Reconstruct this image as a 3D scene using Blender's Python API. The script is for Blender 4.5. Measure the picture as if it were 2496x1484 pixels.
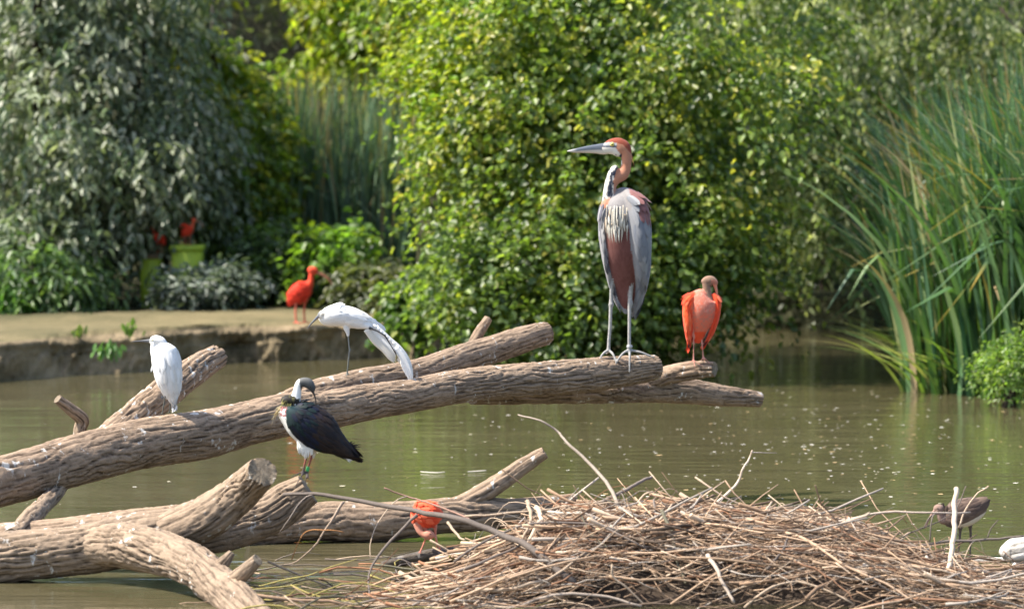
import bpy, math, random
import numpy as np
from mathutils import Vector, Matrix, kdtree

random.seed(7)
RNG = np.random.default_rng(11)
scene = bpy.context.scene
for o in list(bpy.data.objects):
    bpy.data.objects.remove(o)
COL = scene.collection

# ------------------------------------------------------------------ camera, sky, sun, exposure
CAM_H = 2.6                      # camera height above the water (m)
FPX = 10400.0                    # focal length in pixels of a 2496 px wide picture
CX, CY, HOR = 1248.0, 742.0, 200.0
TH = math.atan((CY - HOR) / FPX)
cam_d = bpy.data.cameras.new('camera')
cam_d.sensor_width = 36.0
cam_d.lens = 36.0 * FPX / 2496.0
cam_d.clip_start = 0.5
cam_d.clip_end = 400.0
cam_d.dof.use_dof = True
cam_d.dof.focus_distance = 24.4
cam_d.dof.aperture_fstop = 2.7
cam = bpy.data.objects.new('camera', cam_d)
cam.location = (0, 0, CAM_H)
cam.rotation_euler = (math.radians(90) - TH, 0, 0)
COL.objects.link(cam)
scene.camera = cam

SUN = Vector((-0.58, -0.06, 0.81)).normalized()      # direction towards the sun
world = bpy.data.worlds.new('World')
scene.world = world
world.use_nodes = True
wn = world.node_tree
for n in list(wn.nodes):
    wn.nodes.remove(n)
w_out = wn.nodes.new('ShaderNodeOutputWorld')
w_bg = wn.nodes.new('ShaderNodeBackground')
w_sky = wn.nodes.new('ShaderNodeTexSky')
w_sky.sky_type = 'NISHITA'
w_sky.sun_disc = False
w_sky.sun_elevation = math.asin(SUN.z)
w_sky.sun_rotation = math.atan2(SUN.x, SUN.y)
w_sky.air_density = 1.0
w_sky.dust_density = 2.0
w_bg.inputs['Strength'].default_value = 0.15
wn.links.new(w_sky.outputs[0], w_bg.inputs[0])
wn.links.new(w_bg.outputs[0], w_out.inputs[0])

sun_d = bpy.data.lights.new('sun', 'SUN')
sun_d.energy = 5.0
sun_d.angle = math.radians(0.53)
sun_d.color = (1.0, 0.93, 0.82)
sun = bpy.data.objects.new('sun', sun_d)
sun.rotation_euler = (-SUN).to_track_quat('-Z', 'Y').to_euler()
sun.location = (-20, 0, 30)
COL.objects.link(sun)

scene.view_settings.view_transform = 'Standard'
scene.view_settings.look = 'None'
scene.view_settings.gamma = 1.0
scene.view_settings.use_curve_mapping = False
scene.view_settings.exposure = 1.1

# ------------------------------------------------------------------ pixel <-> place
_ct, _st = math.cos(TH), math.sin(TH)
def ray(px, py):
    u, v = (px - CX) / FPX, (CY - py) / FPX
    return Vector((u, _ct + v * _st, -_st + v * _ct))
def P(px, py, Y):                # point of the pixel's ray at distance Y
    d = ray(px, py)
    return Vector((0, 0, CAM_H)) + d * (Y / d.y)
def G(px, py, z=0.0):            # where the pixel's ray meets the level z
    d = ray(px, py)
    return Vector((0, 0, CAM_H)) + d * ((z - CAM_H) / d.z)
def mpp(Y):                      # metres per pixel at distance Y
    return Y / FPX

# ------------------------------------------------------------------ noise
def _hash(ix, iy, iz, seed):
    h = (ix * 374761393 + iy * 668265263 + iz * 1274126177 + seed * 144665) & 0xffffffff
    h = ((h ^ (h >> 13)) * 1274126177) & 0xffffffff
    h = h ^ (h >> 16)
    return (h & 0xffff) / 32767.5 - 1.0
def vnoise(p, seed=0):           # value noise, p (N,3) -> (N,) in -1..1
    p = np.asarray(p, float)
    i = np.floor(p).astype(np.int64)
    f = p - i
    f = f * f * (3 - 2 * f)
    r = 0
    for dx in (0, 1):
        wx = f[:, 0] if dx else 1 - f[:, 0]
        for dy in (0, 1):
            wy = f[:, 1] if dy else 1 - f[:, 1]
            for dz in (0, 1):
                wz = f[:, 2] if dz else 1 - f[:, 2]
                r = r + wx * wy * wz * _hash(i[:, 0] + dx, i[:, 1] + dy, i[:, 2] + dz, seed)
    return r
def sstep(a, b, x):
    t = np.clip((x - a) / (b - a), 0, 1)
    return t * t * (3 - 2 * t)

# ------------------------------------------------------------------ mesh and object helpers
def mesh_np(name, verts, faces, cols=None, smooth=False, attrs=None):
    """verts (N,3); faces (M,k) array or list of index lists; cols (N,3) per vertex"""
    me = bpy.data.meshes.new(name)
    verts = np.asarray(verts, np.float32)
    me.vertices.add(len(verts))
    me.vertices.foreach_set('co', verts.ravel())
    if isinstance(faces, np.ndarray):
        m, k = faces.shape
        starts = np.arange(m) * k
        flat = faces.ravel()
    else:
        flat = np.array([i for f in faces for i in f], np.int32)
        starts = np.cumsum([0] + [len(f) for f in faces[:-1]])
        m = len(faces)
    me.loops.add(len(flat))
    me.loops.foreach_set('vertex_index', flat.astype(np.int32))
    me.polygons.add(m)
    me.polygons.foreach_set('loop_start', np.asarray(starts, np.int32))
    me.update(calc_edges=True)
    me.validate()
    if cols is not None:
        set_cols(me, cols)
    if attrs:
        for k_, v in attrs.items():
            a = me.attributes.new(k_, 'FLOAT', 'POINT')
            a.data.foreach_set('value', np.asarray(v, np.float32))
    if smooth:
        me.polygons.foreach_set('use_smooth', np.ones(len(me.polygons), bool))
    return me
def set_cols(me, cols):
    c = np.ones((len(me.vertices), 4), np.float32)
    c[:, :3] = cols
    a = me.attributes.new('Col', 'FLOAT_COLOR', 'POINT')
    a.data.foreach_set('color', c.ravel())
def link(name, me, mat=None, parent=None, loc=None, **props):
    o = bpy.data.objects.new(name, me)
    COL.objects.link(o)
    if mat is not None and me is not None and len(me.materials) == 0:
        me.materials.append(mat)
    if parent is not None:
        o.parent = parent
        o.location = -Vector(parent.location) if loc is None else loc
    elif loc is not None:
        o.location = loc
    for k, v in props.items():
        o[k] = v
    return o
def thing(name, loc, label, category, group=None):
    o = bpy.data.objects.new(name, None)
    o.empty_display_size = 0.1
    COL.objects.link(o)
    o.location = loc
    o['label'] = label
    o['category'] = category
    if group:
        o['group'] = group
    return o
class MB:                        # collects shapes into one mesh
    def __init__(self):
        self.v, self.f, self.c, self.n = [], [], [], 0
    def add(self, v, f, c=None):
        v = np.asarray(v, float)
        self.v.append(v)
        self.f += [[i + self.n for i in q] for q in f]
        self.c.append(np.tile((1, 1, 1) if c is None else c, (len(v), 1)) if c is None or np.ndim(c) == 1 else np.asarray(c))
        self.n += len(v)
    def mesh(self, name, smooth=True):
        return mesh_np(name, np.concatenate(self.v), self.f, np.concatenate(self.c), smooth)

def catmull(pts, n):
    """pts (k,d) -> (n,d) smooth interpolation through all rows"""
    p = np.asarray(pts, float)
    if len(p) == 2:
        t = np.linspace(0, 1, n)[:, None]
        return p[0] * (1 - t) + p[1] * t
    q = np.vstack([2 * p[0] - p[1], p, 2 * p[-1] - p[-2]])
    t = np.linspace(0, len(p) - 1 - 1e-6, n)
    i = t.astype(int)
    f = (t - i)[:, None]
    a, b, c, d = q[i], q[i + 1], q[i + 2], q[i + 3]
    return 0.5 * (2 * b + (c - a) * f + (2 * a - 5 * b + 4 * c - d) * f ** 2 + (3 * b - a - 3 * c + d) * f ** 3)
def nrm(v):
    return v / np.maximum(np.linalg.norm(v, axis=-1, keepdims=True), 1e-9)
def frames(c):
    """parallel transport frames along a centre line (n,3)"""
    t = nrm(np.gradient(c, axis=0))
    ref = np.array([0, 0, 1.0]) if abs(t[0][2]) < 0.9 else np.array([0, 1.0, 0])
    u = nrm(np.cross(t[0], ref))
    us = []
    for k in range(len(c)):
        u = nrm(u - t[k] * np.dot(u, t[k]))
        us.append(u)
    us = np.array(us)
    return t, us, np.cross(t, us)
def tube_faces(n, m, caps=True):
    f = []
    for i in range(n - 1):
        for j in range(m):
            a, b = i * m + j, i * m + (j + 1) % m
            f.append((a, b, b + m, a + m))
    if caps:
        f.append(tuple(range(m))[::-1])
        f.append(tuple((n - 1) * m + j for j in range(m)))
    return f
def tube(c, r, m=6):
    c = np.asarray(c, float)
    r = np.broadcast_to(np.asarray(r, float), (len(c),))
    t, u, b = frames(c)
    th = np.arange(m) * 2 * math.pi / m
    v = c[:, None, :] + r[:, None, None] * (np.cos(th)[None, :, None] * u[:, None, :] + np.sin(th)[None, :, None] * b[:, None, :])
    return v.reshape(-1, 3), tube_faces(len(c), m)

# ------------------------------------------------------------------ materials
def nt(name):
    m = bpy.data.materials.new(name)
    m.use_nodes = True
    t = m.node_tree
    for n in list(t.nodes):
        t.nodes.remove(n)
    return m, t
def N(t, kind, **kw):
    n = t.nodes.new('ShaderNode' + kind)
    for k, v in kw.items():
        if k.startswith('i_'):
            key = k[2:].replace('_', ' ')
            n.inputs[int(key) if key.isdigit() else key].default_value = v
        else:
            setattr(n, k, v)
    return n
def L(t, a, b, ao=0, bi=0):
    t.links.new(a.outputs[ao], b.inputs[bi])
def ramp(t, stops):
    r = N(t, 'ValToRGB')
    e = r.color_ramp.elements
    while len(e) > 1:
        e.remove(e[0])
    e[0].position, e[0].color = stops[0][0], (*stops[0][1], 1)
    for p, c in stops[1:]:
        x = e.new(p)
        x.color = (*c, 1)
    return r

def mat_leaf(name, gloss=0.4, trans=0.35, rough=0.45, tcol=(1.3, 1.5, 0.5)):
    m, t = nt(name)
    out = N(t, 'OutputMaterial')
    col = N(t, 'Attribute', attribute_name='Col')
    bs = N(t, 'BsdfPrincipled', i_Roughness=rough)
    bs.inputs['Specular IOR Level'].default_value = gloss
    tr = N(t, 'BsdfTranslucent')
    mul = N(t, 'Mix', data_type='RGBA', blend_type='MULTIPLY')
    mul.inputs[0].default_value = 1.0
    mul.inputs[7].default_value = (*tcol, 1)
    mx = N(t, 'MixShader')
    mx.inputs[0].default_value = trans
    L(t, col, bs, 0, 'Base Color')
    L(t, col, mul, 0, 6)
    t.links.new(mul.outputs[2], tr.inputs[0])
    L(t, bs, mx, 0, 1); L(t, tr, mx, 0, 2); L(t, mx, out)
    return m
M_LEAF = mat_leaf('green_leaf', 0.6, 0.5, 0.40, (1.5, 1.6, 0.6))
M_LEAFG = mat_leaf('glossy_leaf', 0.55, 0.3, 0.42, (1.1, 1.3, 0.6))
M_REED = mat_leaf('reed_leaf', 0.5, 0.3, 0.42)

def mat_bark(name, dark, light, scale=1.0, white=0.5, rough=0.85, wet=0.0):
    m, t = nt(name)
    out = N(t, 'OutputMaterial')
    bs = N(t, 'BsdfPrincipled', i_Roughness=rough)
    bs.inputs['Specular IOR Level'].default_value = 0.25
    geo = N(t, 'NewGeometry')
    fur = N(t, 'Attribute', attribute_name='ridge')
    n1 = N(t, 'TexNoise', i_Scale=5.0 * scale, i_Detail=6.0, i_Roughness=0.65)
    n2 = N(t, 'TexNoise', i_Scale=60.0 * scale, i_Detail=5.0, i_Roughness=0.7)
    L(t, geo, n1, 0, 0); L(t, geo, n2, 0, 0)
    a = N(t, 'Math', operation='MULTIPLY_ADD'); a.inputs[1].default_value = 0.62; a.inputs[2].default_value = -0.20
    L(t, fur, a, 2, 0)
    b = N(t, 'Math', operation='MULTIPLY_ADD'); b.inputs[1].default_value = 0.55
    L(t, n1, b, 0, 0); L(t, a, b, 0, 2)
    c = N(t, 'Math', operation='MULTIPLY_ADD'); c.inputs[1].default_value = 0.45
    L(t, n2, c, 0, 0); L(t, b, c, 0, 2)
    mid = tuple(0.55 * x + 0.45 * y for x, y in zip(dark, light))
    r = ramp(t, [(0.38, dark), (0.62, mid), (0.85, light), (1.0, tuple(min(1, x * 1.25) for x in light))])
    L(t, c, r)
    # pale droppings: spots and short drips
    mp = N(t, 'Mapping'); mp.inputs['Scale'].default_value = (1, 1, 0.42)
    L(t, geo, mp, 0, 0)
    v = N(t, 'TexNoise', i_Scale=24.0, i_Detail=3.0, i_Roughness=0.6)
    L(t, mp, v, 0, 0)
    v2 = N(t, 'TexNoise', i_Scale=3.2, i_Detail=2.0)
    L(t, geo, v2, 0, 0)
    s = N(t, 'Math', operation='MULTIPLY_ADD'); s.inputs[1].default_value = 0.6
    L(t, v2, s, 0, 0); L(t, v, s, 0, 2)
    sm = N(t, 'MapRange', i_1=0.94, i_2=1.02)
    L(t, s, sm, 0, 0)
    wf = N(t, 'Math', operation='MULTIPLY'); wf.inputs[1].default_value = white
    L(t, sm, wf, 0, 0)
    mx = N(t, 'Mix', data_type='RGBA')
    L(t, wf, mx, 0, 0); L(t, r, mx, 0, 6); mx.inputs[7].default_value = (0.62, 0.60, 0.56, 1)
    cutc = N(t, 'Attribute', attribute_name='cut')
    mx2 = N(t, 'Mix', data_type='RGBA')
    L(t, cutc, mx2, 2, 0)
    t.links.new(mx.outputs[2], mx2.inputs[6])
    rc = ramp(t, [(0.3, (0.10, 0.075, 0.05)), (0.7, (0.30, 0.24, 0.17))])
    L(t, n2, rc)
    L(t, rc, mx2, 0, 7)
    t.links.new(mx2.outputs[2], bs.inputs['Base Color'])
    bp = N(t, 'Bump', i_Strength=0.8, i_Distance=0.008)
    L(t, n2, bp, 0, 'Height')
    L(t, bp, bs, 0, 'Normal')
    L(t, bs, out)
    return m
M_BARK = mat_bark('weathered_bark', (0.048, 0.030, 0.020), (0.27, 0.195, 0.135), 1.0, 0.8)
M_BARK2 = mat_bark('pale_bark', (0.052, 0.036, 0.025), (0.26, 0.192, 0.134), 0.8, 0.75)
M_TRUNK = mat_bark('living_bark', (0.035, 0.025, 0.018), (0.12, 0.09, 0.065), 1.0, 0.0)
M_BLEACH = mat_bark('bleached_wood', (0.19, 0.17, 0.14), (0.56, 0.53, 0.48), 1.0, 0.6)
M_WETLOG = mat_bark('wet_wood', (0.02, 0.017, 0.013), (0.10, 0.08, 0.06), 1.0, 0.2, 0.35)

def mat_vc(name, rough=0.7, spec=0.3, bump=0.0, bscale=(120, 120, 120), bdist=0.003, var=0.0, sheen=0.0, objvar=0.0, sss=0.0):
    m, t = nt(name)
    out = N(t, 'OutputMaterial')
    bs = N(t, 'BsdfPrincipled', i_Roughness=rough)
    bs.inputs['Specular IOR Level'].default_value = spec
    if sheen:
        bs.inputs['Sheen Weight'].default_value = sheen
    if sss:
        bs.inputs['Subsurface Weight'].default_value = sss
        bs.inputs['Subsurface Radius'].default_value = (0.02, 0.015, 0.01)
    col = N(t, 'Attribute', attribute_name='Col')
    last = (col, 0)
    tc = N(t, 'TexCoord')
    mp = N(t, 'Mapping'); mp.inputs['Scale'].default_value = bscale
    L(t, tc, mp, 3, 0)
    nz = N(t, 'TexNoise', i_Scale=1.0, i_Detail=4.0, i_Roughness=0.6)
    L(t, mp, nz, 0, 0)
    if var or objvar:
        hs = N(t, 'HueSaturation')
        mr = N(t, 'MapRange', i_1=0.2, i_2=0.8, i_3=1 - var, i_4=1 + var)
        L(t, nz, mr, 0, 0)
        val = mr
        if objvar:
            oi = N(t, 'ObjectInfo')
            m2 = N(t, 'MapRange', i_1=0.0, i_2=1.0, i_3=1 - objvar, i_4=1 + objvar)
            L(t, oi, m2, 5, 0)
            ml = N(t, 'Math', operation='MULTIPLY')
            L(t, mr, ml, 0, 0); L(t, m2, ml, 0, 1)
            val = ml
        L(t, val, hs, 0, 'Value')
        L(t, col, hs, 0, 'Color')
        last = (hs, 0)
    L(t, last[0], bs, last[1], 'Base Color')
    if bump:
        bp = N(t, 'Bump', i_Strength=bump, i_Distance=bdist)
        L(t, nz, bp, 0, 'Height'); L(t, bp, bs, 0, 'Normal')
    L(t, bs, out)
    return m
M_PLUME = mat_vc('plumage', 0.75, 0.2, 0.35, (260, 260, 70), 0.003, 0.08, 0.1)
M_BLACKPL = mat_vc('glossy_plumage', 0.6, 0.2, 0.3, (260, 260, 70), 0.003, 0.15)
M_BILL = mat_vc('bill_horn', 0.4, 0.4, 0.1, (200, 200, 200), 0.001, 0.1)
M_EYE = mat_vc('eye_gloss', 0.12, 0.6)
M_TWIG = mat_vc('twig_bark', 0.8, 0.25, 0.4, (90, 90, 90), 0.002, 0.3, 0.0, 0.35)
M_PAINT = mat_vc('painted_plastic', 0.5, 0.4, 0.1, (60, 60, 60), 0.002, 0.12)
M_FLAKE = mat_vc('pale_flake', 0.6, 0.3)

def mat_water():
    m, t = nt('pond_water')
    out = N(t, 'OutputMaterial')
    bs = N(t, 'BsdfPrincipled', i_Roughness=0.03, i_IOR=1.333)
    geo = N(t, 'NewGeometry')
    nz = N(t, 'TexNoise', i_Scale=0.5, i_Detail=3.0)
    L(t, geo, nz, 0, 0)
    r = ramp(t, [(0.3, (0.070, 0.062, 0.030)), (0.7, (0.095, 0.082, 0.044))])
    L(t, nz, r); L(t, r, bs, 0, 'Base Color')
    hs = []
    for sc, st in (((0.8, 2.0, 1), 1.0), ((3.0, 8.0, 1), 0.35), ((12, 30, 1), 0.10)):
        mp = N(t, 'Mapping'); mp.inputs['Scale'].default_value = sc
        L(t, geo, mp, 0, 0)
        n = N(t, 'TexNoise', i_Scale=1.0, i_Detail=2.0, i_Roughness=0.5)
        L(t, mp, n, 0, 0)
        k = N(t, 'Math', operation='MULTIPLY'); k.inputs[1].default_value = st
        L(t, n, k)
        hs.append(k)
    a = N(t, 'Math', operation='ADD'); L(t, hs[0], a, 0, 0); L(t, hs[1], a, 0, 1)
    b = N(t, 'Math', operation='ADD'); L(t, a, b, 0, 0); L(t, hs[2], b, 0, 1)
    bp = N(t, 'Bump', i_Strength=1.0, i_Distance=0.013)
    L(t, b, bp, 0, 'Height'); L(t, bp, bs, 0, 'Normal')
    L(t, bs, out)
    return m
M_WATER = mat_water()

def mat_earth():
    m, t = nt('bank_earth')
    out = N(t, 'OutputMaterial')
    bs = N(t, 'BsdfPrincipled', i_Roughness=0.9)
    bs.inputs['Specular IOR Level'].default_value = 0.15
    geo = N(t, 'NewGeometry')
    face = N(t, 'Attribute', attribute_name='face')
    n1 = N(t, 'TexNoise', i_Scale=1.4, i_Detail=6.0, i_Roughness=0.6)
    n2 = N(t, 'TexNoise', i_Scale=22.0, i_Detail=5.0, i_Roughness=0.7)
    L(t, geo, n1, 0, 0); L(t, geo, n2, 0, 0)
    mx = N(t, 'Math', operation='MULTIPLY_ADD'); mx.inputs[1].default_value = 0.4
    L(t, n2, mx, 0, 0); L(t, n1, mx, 0, 2)
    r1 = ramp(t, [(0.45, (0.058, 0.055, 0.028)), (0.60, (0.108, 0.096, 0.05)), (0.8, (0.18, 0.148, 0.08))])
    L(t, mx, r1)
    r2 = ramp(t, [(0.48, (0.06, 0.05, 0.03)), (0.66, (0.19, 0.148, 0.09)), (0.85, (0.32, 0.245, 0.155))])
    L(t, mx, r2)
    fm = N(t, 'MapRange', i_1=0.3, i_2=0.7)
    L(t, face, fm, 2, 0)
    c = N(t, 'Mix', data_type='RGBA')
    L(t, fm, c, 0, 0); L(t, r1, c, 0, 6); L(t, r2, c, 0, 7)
    hill = N(t, 'Attribute', attribute_name='litter')
    c2 = N(t, 'Mix', data_type='RGBA')
    L(t, hill, c2, 2, 0)
    t.links.new(c.outputs[2], c2.inputs[6]); c2.inputs[7].default_value = (0.05, 0.052, 0.026, 1)
    t.links.new(c2.outputs[2], bs.inputs['Base Color'])
    bp = N(t, 'Bump', i_Strength=0.7, i_Distance=0.03)
    L(t, n2, bp, 0, 'Height'); L(t, bp, bs, 0, 'Normal')
    L(t, bs, out)
    return m
M_EARTH = mat_earth()
# ------------------------------------------------------------------ the setting: water and bank
v = np.array([[-90, -30, 0], [90, -30, 0], [90, 120, 0], [-90, 120, 0]], float)
link('pond_water', mesh_np('pond_water', v, np.array([[0, 1, 2, 3]])), M_WATER, kind='structure')

def build_bank():
    # the shore's waterline, from the photograph (pixels on the water level)
    wl = [(-700, 960), (-300, 945), (0, 930), (104, 921), (250, 913), (375, 905), (542, 889), (625, 884), (833, 877), (958, 872),
          (1060, 868), (1110, 860), (1150, 842), (1250, 822), (1400, 812), (1600, 804), (1755, 797), (1950, 801), (2105, 812), (2300, 815), (2600, 800), (3000, 790)]
    pts = [G(a, b, 0) for a, b in wl]
    pts = [Vector((-40, pts[0].y - 3, 0)), Vector((-16, pts[0].y - 1, 0))] + pts + [Vector((20, pts[-1].y, 0)), Vector((45, pts[-1].y, 0))]
    c = np.array([[p.x, p.y] for p in pts])
    seg = np.linalg.norm(np.diff(c, axis=0), axis=1)
    cum = np.concatenate([[0], np.cumsum(seg)])
    n = 1500
    # denser where the camera looks
    ts = np.concatenate([np.linspace(0, cum[3], 40, endpoint=False), np.linspace(cum[3], cum[-3], n), np.linspace(cum[-3], cum[-1], 30)[1:]])
    ex = np.interp(ts, cum, c[:, 0]); ey = np.interp(ts, cum, c[:, 1])
    # profile: (distance back from the waterline, height, face, litter)
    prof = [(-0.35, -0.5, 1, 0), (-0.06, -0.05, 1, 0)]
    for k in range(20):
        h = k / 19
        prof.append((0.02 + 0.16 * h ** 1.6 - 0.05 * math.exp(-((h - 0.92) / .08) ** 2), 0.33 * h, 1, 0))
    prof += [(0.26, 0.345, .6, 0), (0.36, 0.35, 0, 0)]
    for b in (0.5, 0.7, 0.95, 1.25, 1.6, 2.0, 2.5, 3.0, 3.6, 4.2, 5.0, 6.0):
        prof.append((b, 0.35, 0, min(1, max(0, (b - 3.4) / 1.2))))
    prof += [(8, 0.6, 0, 1), (10, 1.6, 0, 1), (12, 3.2, 0, 1), (16, 5.0, 0, 1), (40, 6.5, 0, 1), (150, 6.5, 0, 1)]
    m = len(prof)
    pr = np.array(prof)
    V = np.zeros((len(ts), m, 3))
    V[:, :, 0] = ex[:, None]
    V[:, :, 1] = ey[:, None] + pr[None, :, 0]
    V[:, :, 2] = pr[None, :, 1]
    face = np.tile(pr[:, 2], (len(ts), 1)); lit = np.tile(pr[:, 3], (len(ts), 1))
    p = V.reshape(-1, 3).copy()
    f = face.ravel()
    big = vnoise(p * np.array([1.1, 0.3, 0.6]), 3) * 0.16 + vnoise(p * np.array([3.2, .5, 2.4]), 4) * 0.08
    fine = vnoise(p * np.array([6, 3, 7]), 5) * 0.075 + vnoise(p * np.array([16, 8, 11]), 6) * 0.045 + vnoise(p * np.array([30, 8, 26]), 16) * 0.02
    q = p.copy()
    q[:, 1] += np.where(p[:, 2] < 0.5, (big + fine) * np.clip(f + 0.35, 0, 1), 0)
    top = (1 - f)
    q[:, 2] += top * (vnoise(p * np.array([0.7, 0.7, 0]), 8) * 0.035 + vnoise(p * np.array([4, 4, 0]), 9) * 0.012)
    q[:, 2] += (f > 0.3) * (p[:, 2] > 0.2) * vnoise(p * np.array([1.3, 0, 0]), 12) * 0.035
    lr = np.maximum(lit.ravel(), sstep(0.6, 1.6, p[:, 0]))
    faces = []
    K = len(ts)
    idx = np.arange(K * m).reshape(K, m)
    fa = np.stack([idx[:-1, :-1], idx[1:, :-1], idx[1:, 1:], idx[:-1, 1:]], -1).reshape(-1, 4)
    me = mesh_np('bank_ground', q, fa, None, True, {'face': f, 'litter': lr})
    return link('bank_ground', me, M_EARTH, kind='structure')
build_bank()
ZB = 0.35                        # height of the bank top

# ------------------------------------------------------------------ foliage
def leaf_mesh(name, c, d, nrml, Ls, Ws, cols, fold=0.25):
    n = len(c)
    d = nrm(d)
    nrml = nrm(nrml - d * np.sum(nrml * d, 1, keepdims=True))
    s = np.cross(nrml, d)
    Ls = Ls[:, None]; Ws = Ws[:, None]
    up = nrml * Ws * fold
    base = c
    tip = c + d * Ls - nrml * Ls * 0.12
    l1 = c + d * Ls * 0.30 + s * Ws * 0.5 + up
    r1 = c + d * Ls * 0.30 - s * Ws * 0.5 + up
    l2 = c + d * Ls * 0.68 + s * Ws * 0.40 + up * 0.7
    r2 = c + d * Ls * 0.68 - s * Ws * 0.40 + up * 0.7
    V = np.stack([base, l1, l2, tip, r2, r1], 1).reshape(-1, 3)
    k = np.arange(n)[:, None] * 6
    F = np.concatenate([k + np.array([[0, 3, 2, 1]]), k + np.array([[0, 5, 4, 3]])], 1).reshape(-1, 4)
    C = np.repeat(cols, 6, 0)
    return mesh_np(name, V, F, C)
def palette(n, cols, weights, jitter=0.18):
    w = np.array(weights, float)
    i = RNG.choice(len(cols), n, p=w / w.sum())
    c = np.array(cols, float)[i]
    return c * (1 + RNG.normal(0, jitter, (n, 1))).clip(0.5, 1.7)
def sprays(ells, n, per, length, L0, W0, cols, wts, droop=0.5, shell=0.55, upright=0.8, seed=0, spread=0.35, hole=0.22, wob=0.25):
    """ells: (px,py,Y, rx_px, ry_px, ry_m) ellipsoids. Leaves on short drooping sprays inside them."""
    vol = np.array([e[3] * e[4] * e[5] for e in ells]) ** 0.75
    which = RNG.choice(len(ells), n, p=vol / vol.sum())
    cen = np.array([P(e[0], e[1], e[2]) for e in ells])[which]
    rad = np.array([(e[3] * mpp(e[2]), e[5], e[4] * mpp(e[2])) for e in ells])[which]
    u = nrm(RNG.normal(size=(n, 3)))
    rr = shell + (1 - shell) * RNG.random((n, 1)) ** 0.6
    rr = np.where(RNG.random((n, 1)) < 0.25, RNG.random((n, 1)), rr)
    o = cen + u * rad * rr
    dens = vnoise(o * np.array([1.7, 1.2, 2.1]), 37 + seed)
    o = np.where((dens > hole)[:, None], o[RNG.permutation(n)], o)
    dens = vnoise(o * np.array([1.7, 1.2, 2.1]), 37 + seed)
    ok_ = dens < hole + 0.12
    o, u = o[ok_], u[ok_]; n = len(o)
    o += np.stack([vnoise(o * 1.3, 31 + seed), vnoise(o * 1.3, 32 + seed), vnoise(o * 1.3, 33 + seed)], 1) * wob
    d = nrm(u * np.array([1, 1, 0.6]) + RNG.normal(0, 0.5, (n, 3)) + np.array([0, 0, -droop * 0.5]))
    ln = length * (0.6 + 0.8 * RNG.random(n))
    t = (np.arange(per)[None, :] + RNG.random((n, per)) * 0.6) / per
    side = nrm(np.cross(d, np.array([0, 0, 1.0]) + RNG.normal(0, .3, (n, 3))))
    sg = np.where(np.arange(per) % 2 == 0, 1.0, -1.0)[None, :, None]
    c = o[:, None, :] + d[:, None, :] * (t * ln[:, None])[:, :, None]
    c[:, :, 2] -= droop * (t ** 2) * ln[:, None] * 0.6
    c = c + RNG.normal(0, spread * length * 0.35, c.shape)
    ld = d[:, None, :] * 0.7 + side[:, None, :] * sg * 0.8 + RNG.normal(0, 0.35, c.shape)
    ld[:, :, 2] -= droop * 0.8
    nn = RNG.normal(0, 0.55, c.shape) + np.array([0, -0.15, upright])
    c = c.reshape(-1, 3); ld = ld.reshape(-1, 3); nn = nn.reshape(-1, 3)
    k = len(c)
    sz = RNG.uniform(0.65, 1.25, k)
    spc = np.repeat(palette(n, cols, wts, 0.16), per, 0)
    col = spc * (1 + RNG.normal(0, 0.15, (k, 1))).clip(.6, 1.5)
    keep = c[:, 2] > 0.03
    return c[keep], ld[keep], nn[keep], (L0 * sz)[keep], (W0 * sz)[keep], col[keep]
def plant(name, label, category, base, parts, group=None, mat=None, trunks=(), mat_trunk=None):
    root = thing(name, base, label, category, group)
    for tr in trunks:
        pts = np.array([P(a, b, Y) for a, b, Y, r in tr])
        rs = np.array([[r * mpp(Y)] for a, b, Y, r in tr])
        n = max(10, int(len(tr) * 7))
        cc = catmull(np.hstack([pts, rs]), n)
        cc[:, :2] += np.stack([vnoise(cc[:, :3] * 3, 51), vnoise(cc[:, :3] * 3, 52)], 1) * cc[:, 3:4] * 0.5
        vv, ff = tube(cc[:, :3], cc[:, 3] * (1 + 0.12 * vnoise(cc[:, :3] * 6, 55)), 10)
        nm = 'trunk' if tr is trunks[0] else 'limb'
        link(nm, mesh_np(nm, vv, ff, None, True), mat_trunk or M_TRUNK, root)
    arr = [np.concatenate(x) for x in zip(*parts)]
    link('crown', leaf_mesh('crown', *arr), mat or M_LEAF, root, kind='stuff')
    return root

GR = [(0.115, 0.18, 0.04), (0.17, 0.235, 0.05), (0.085, 0.135, 0.042), (0.26, 0.30, 0.055), (0.36, 0.35, 0.07)]

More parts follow.
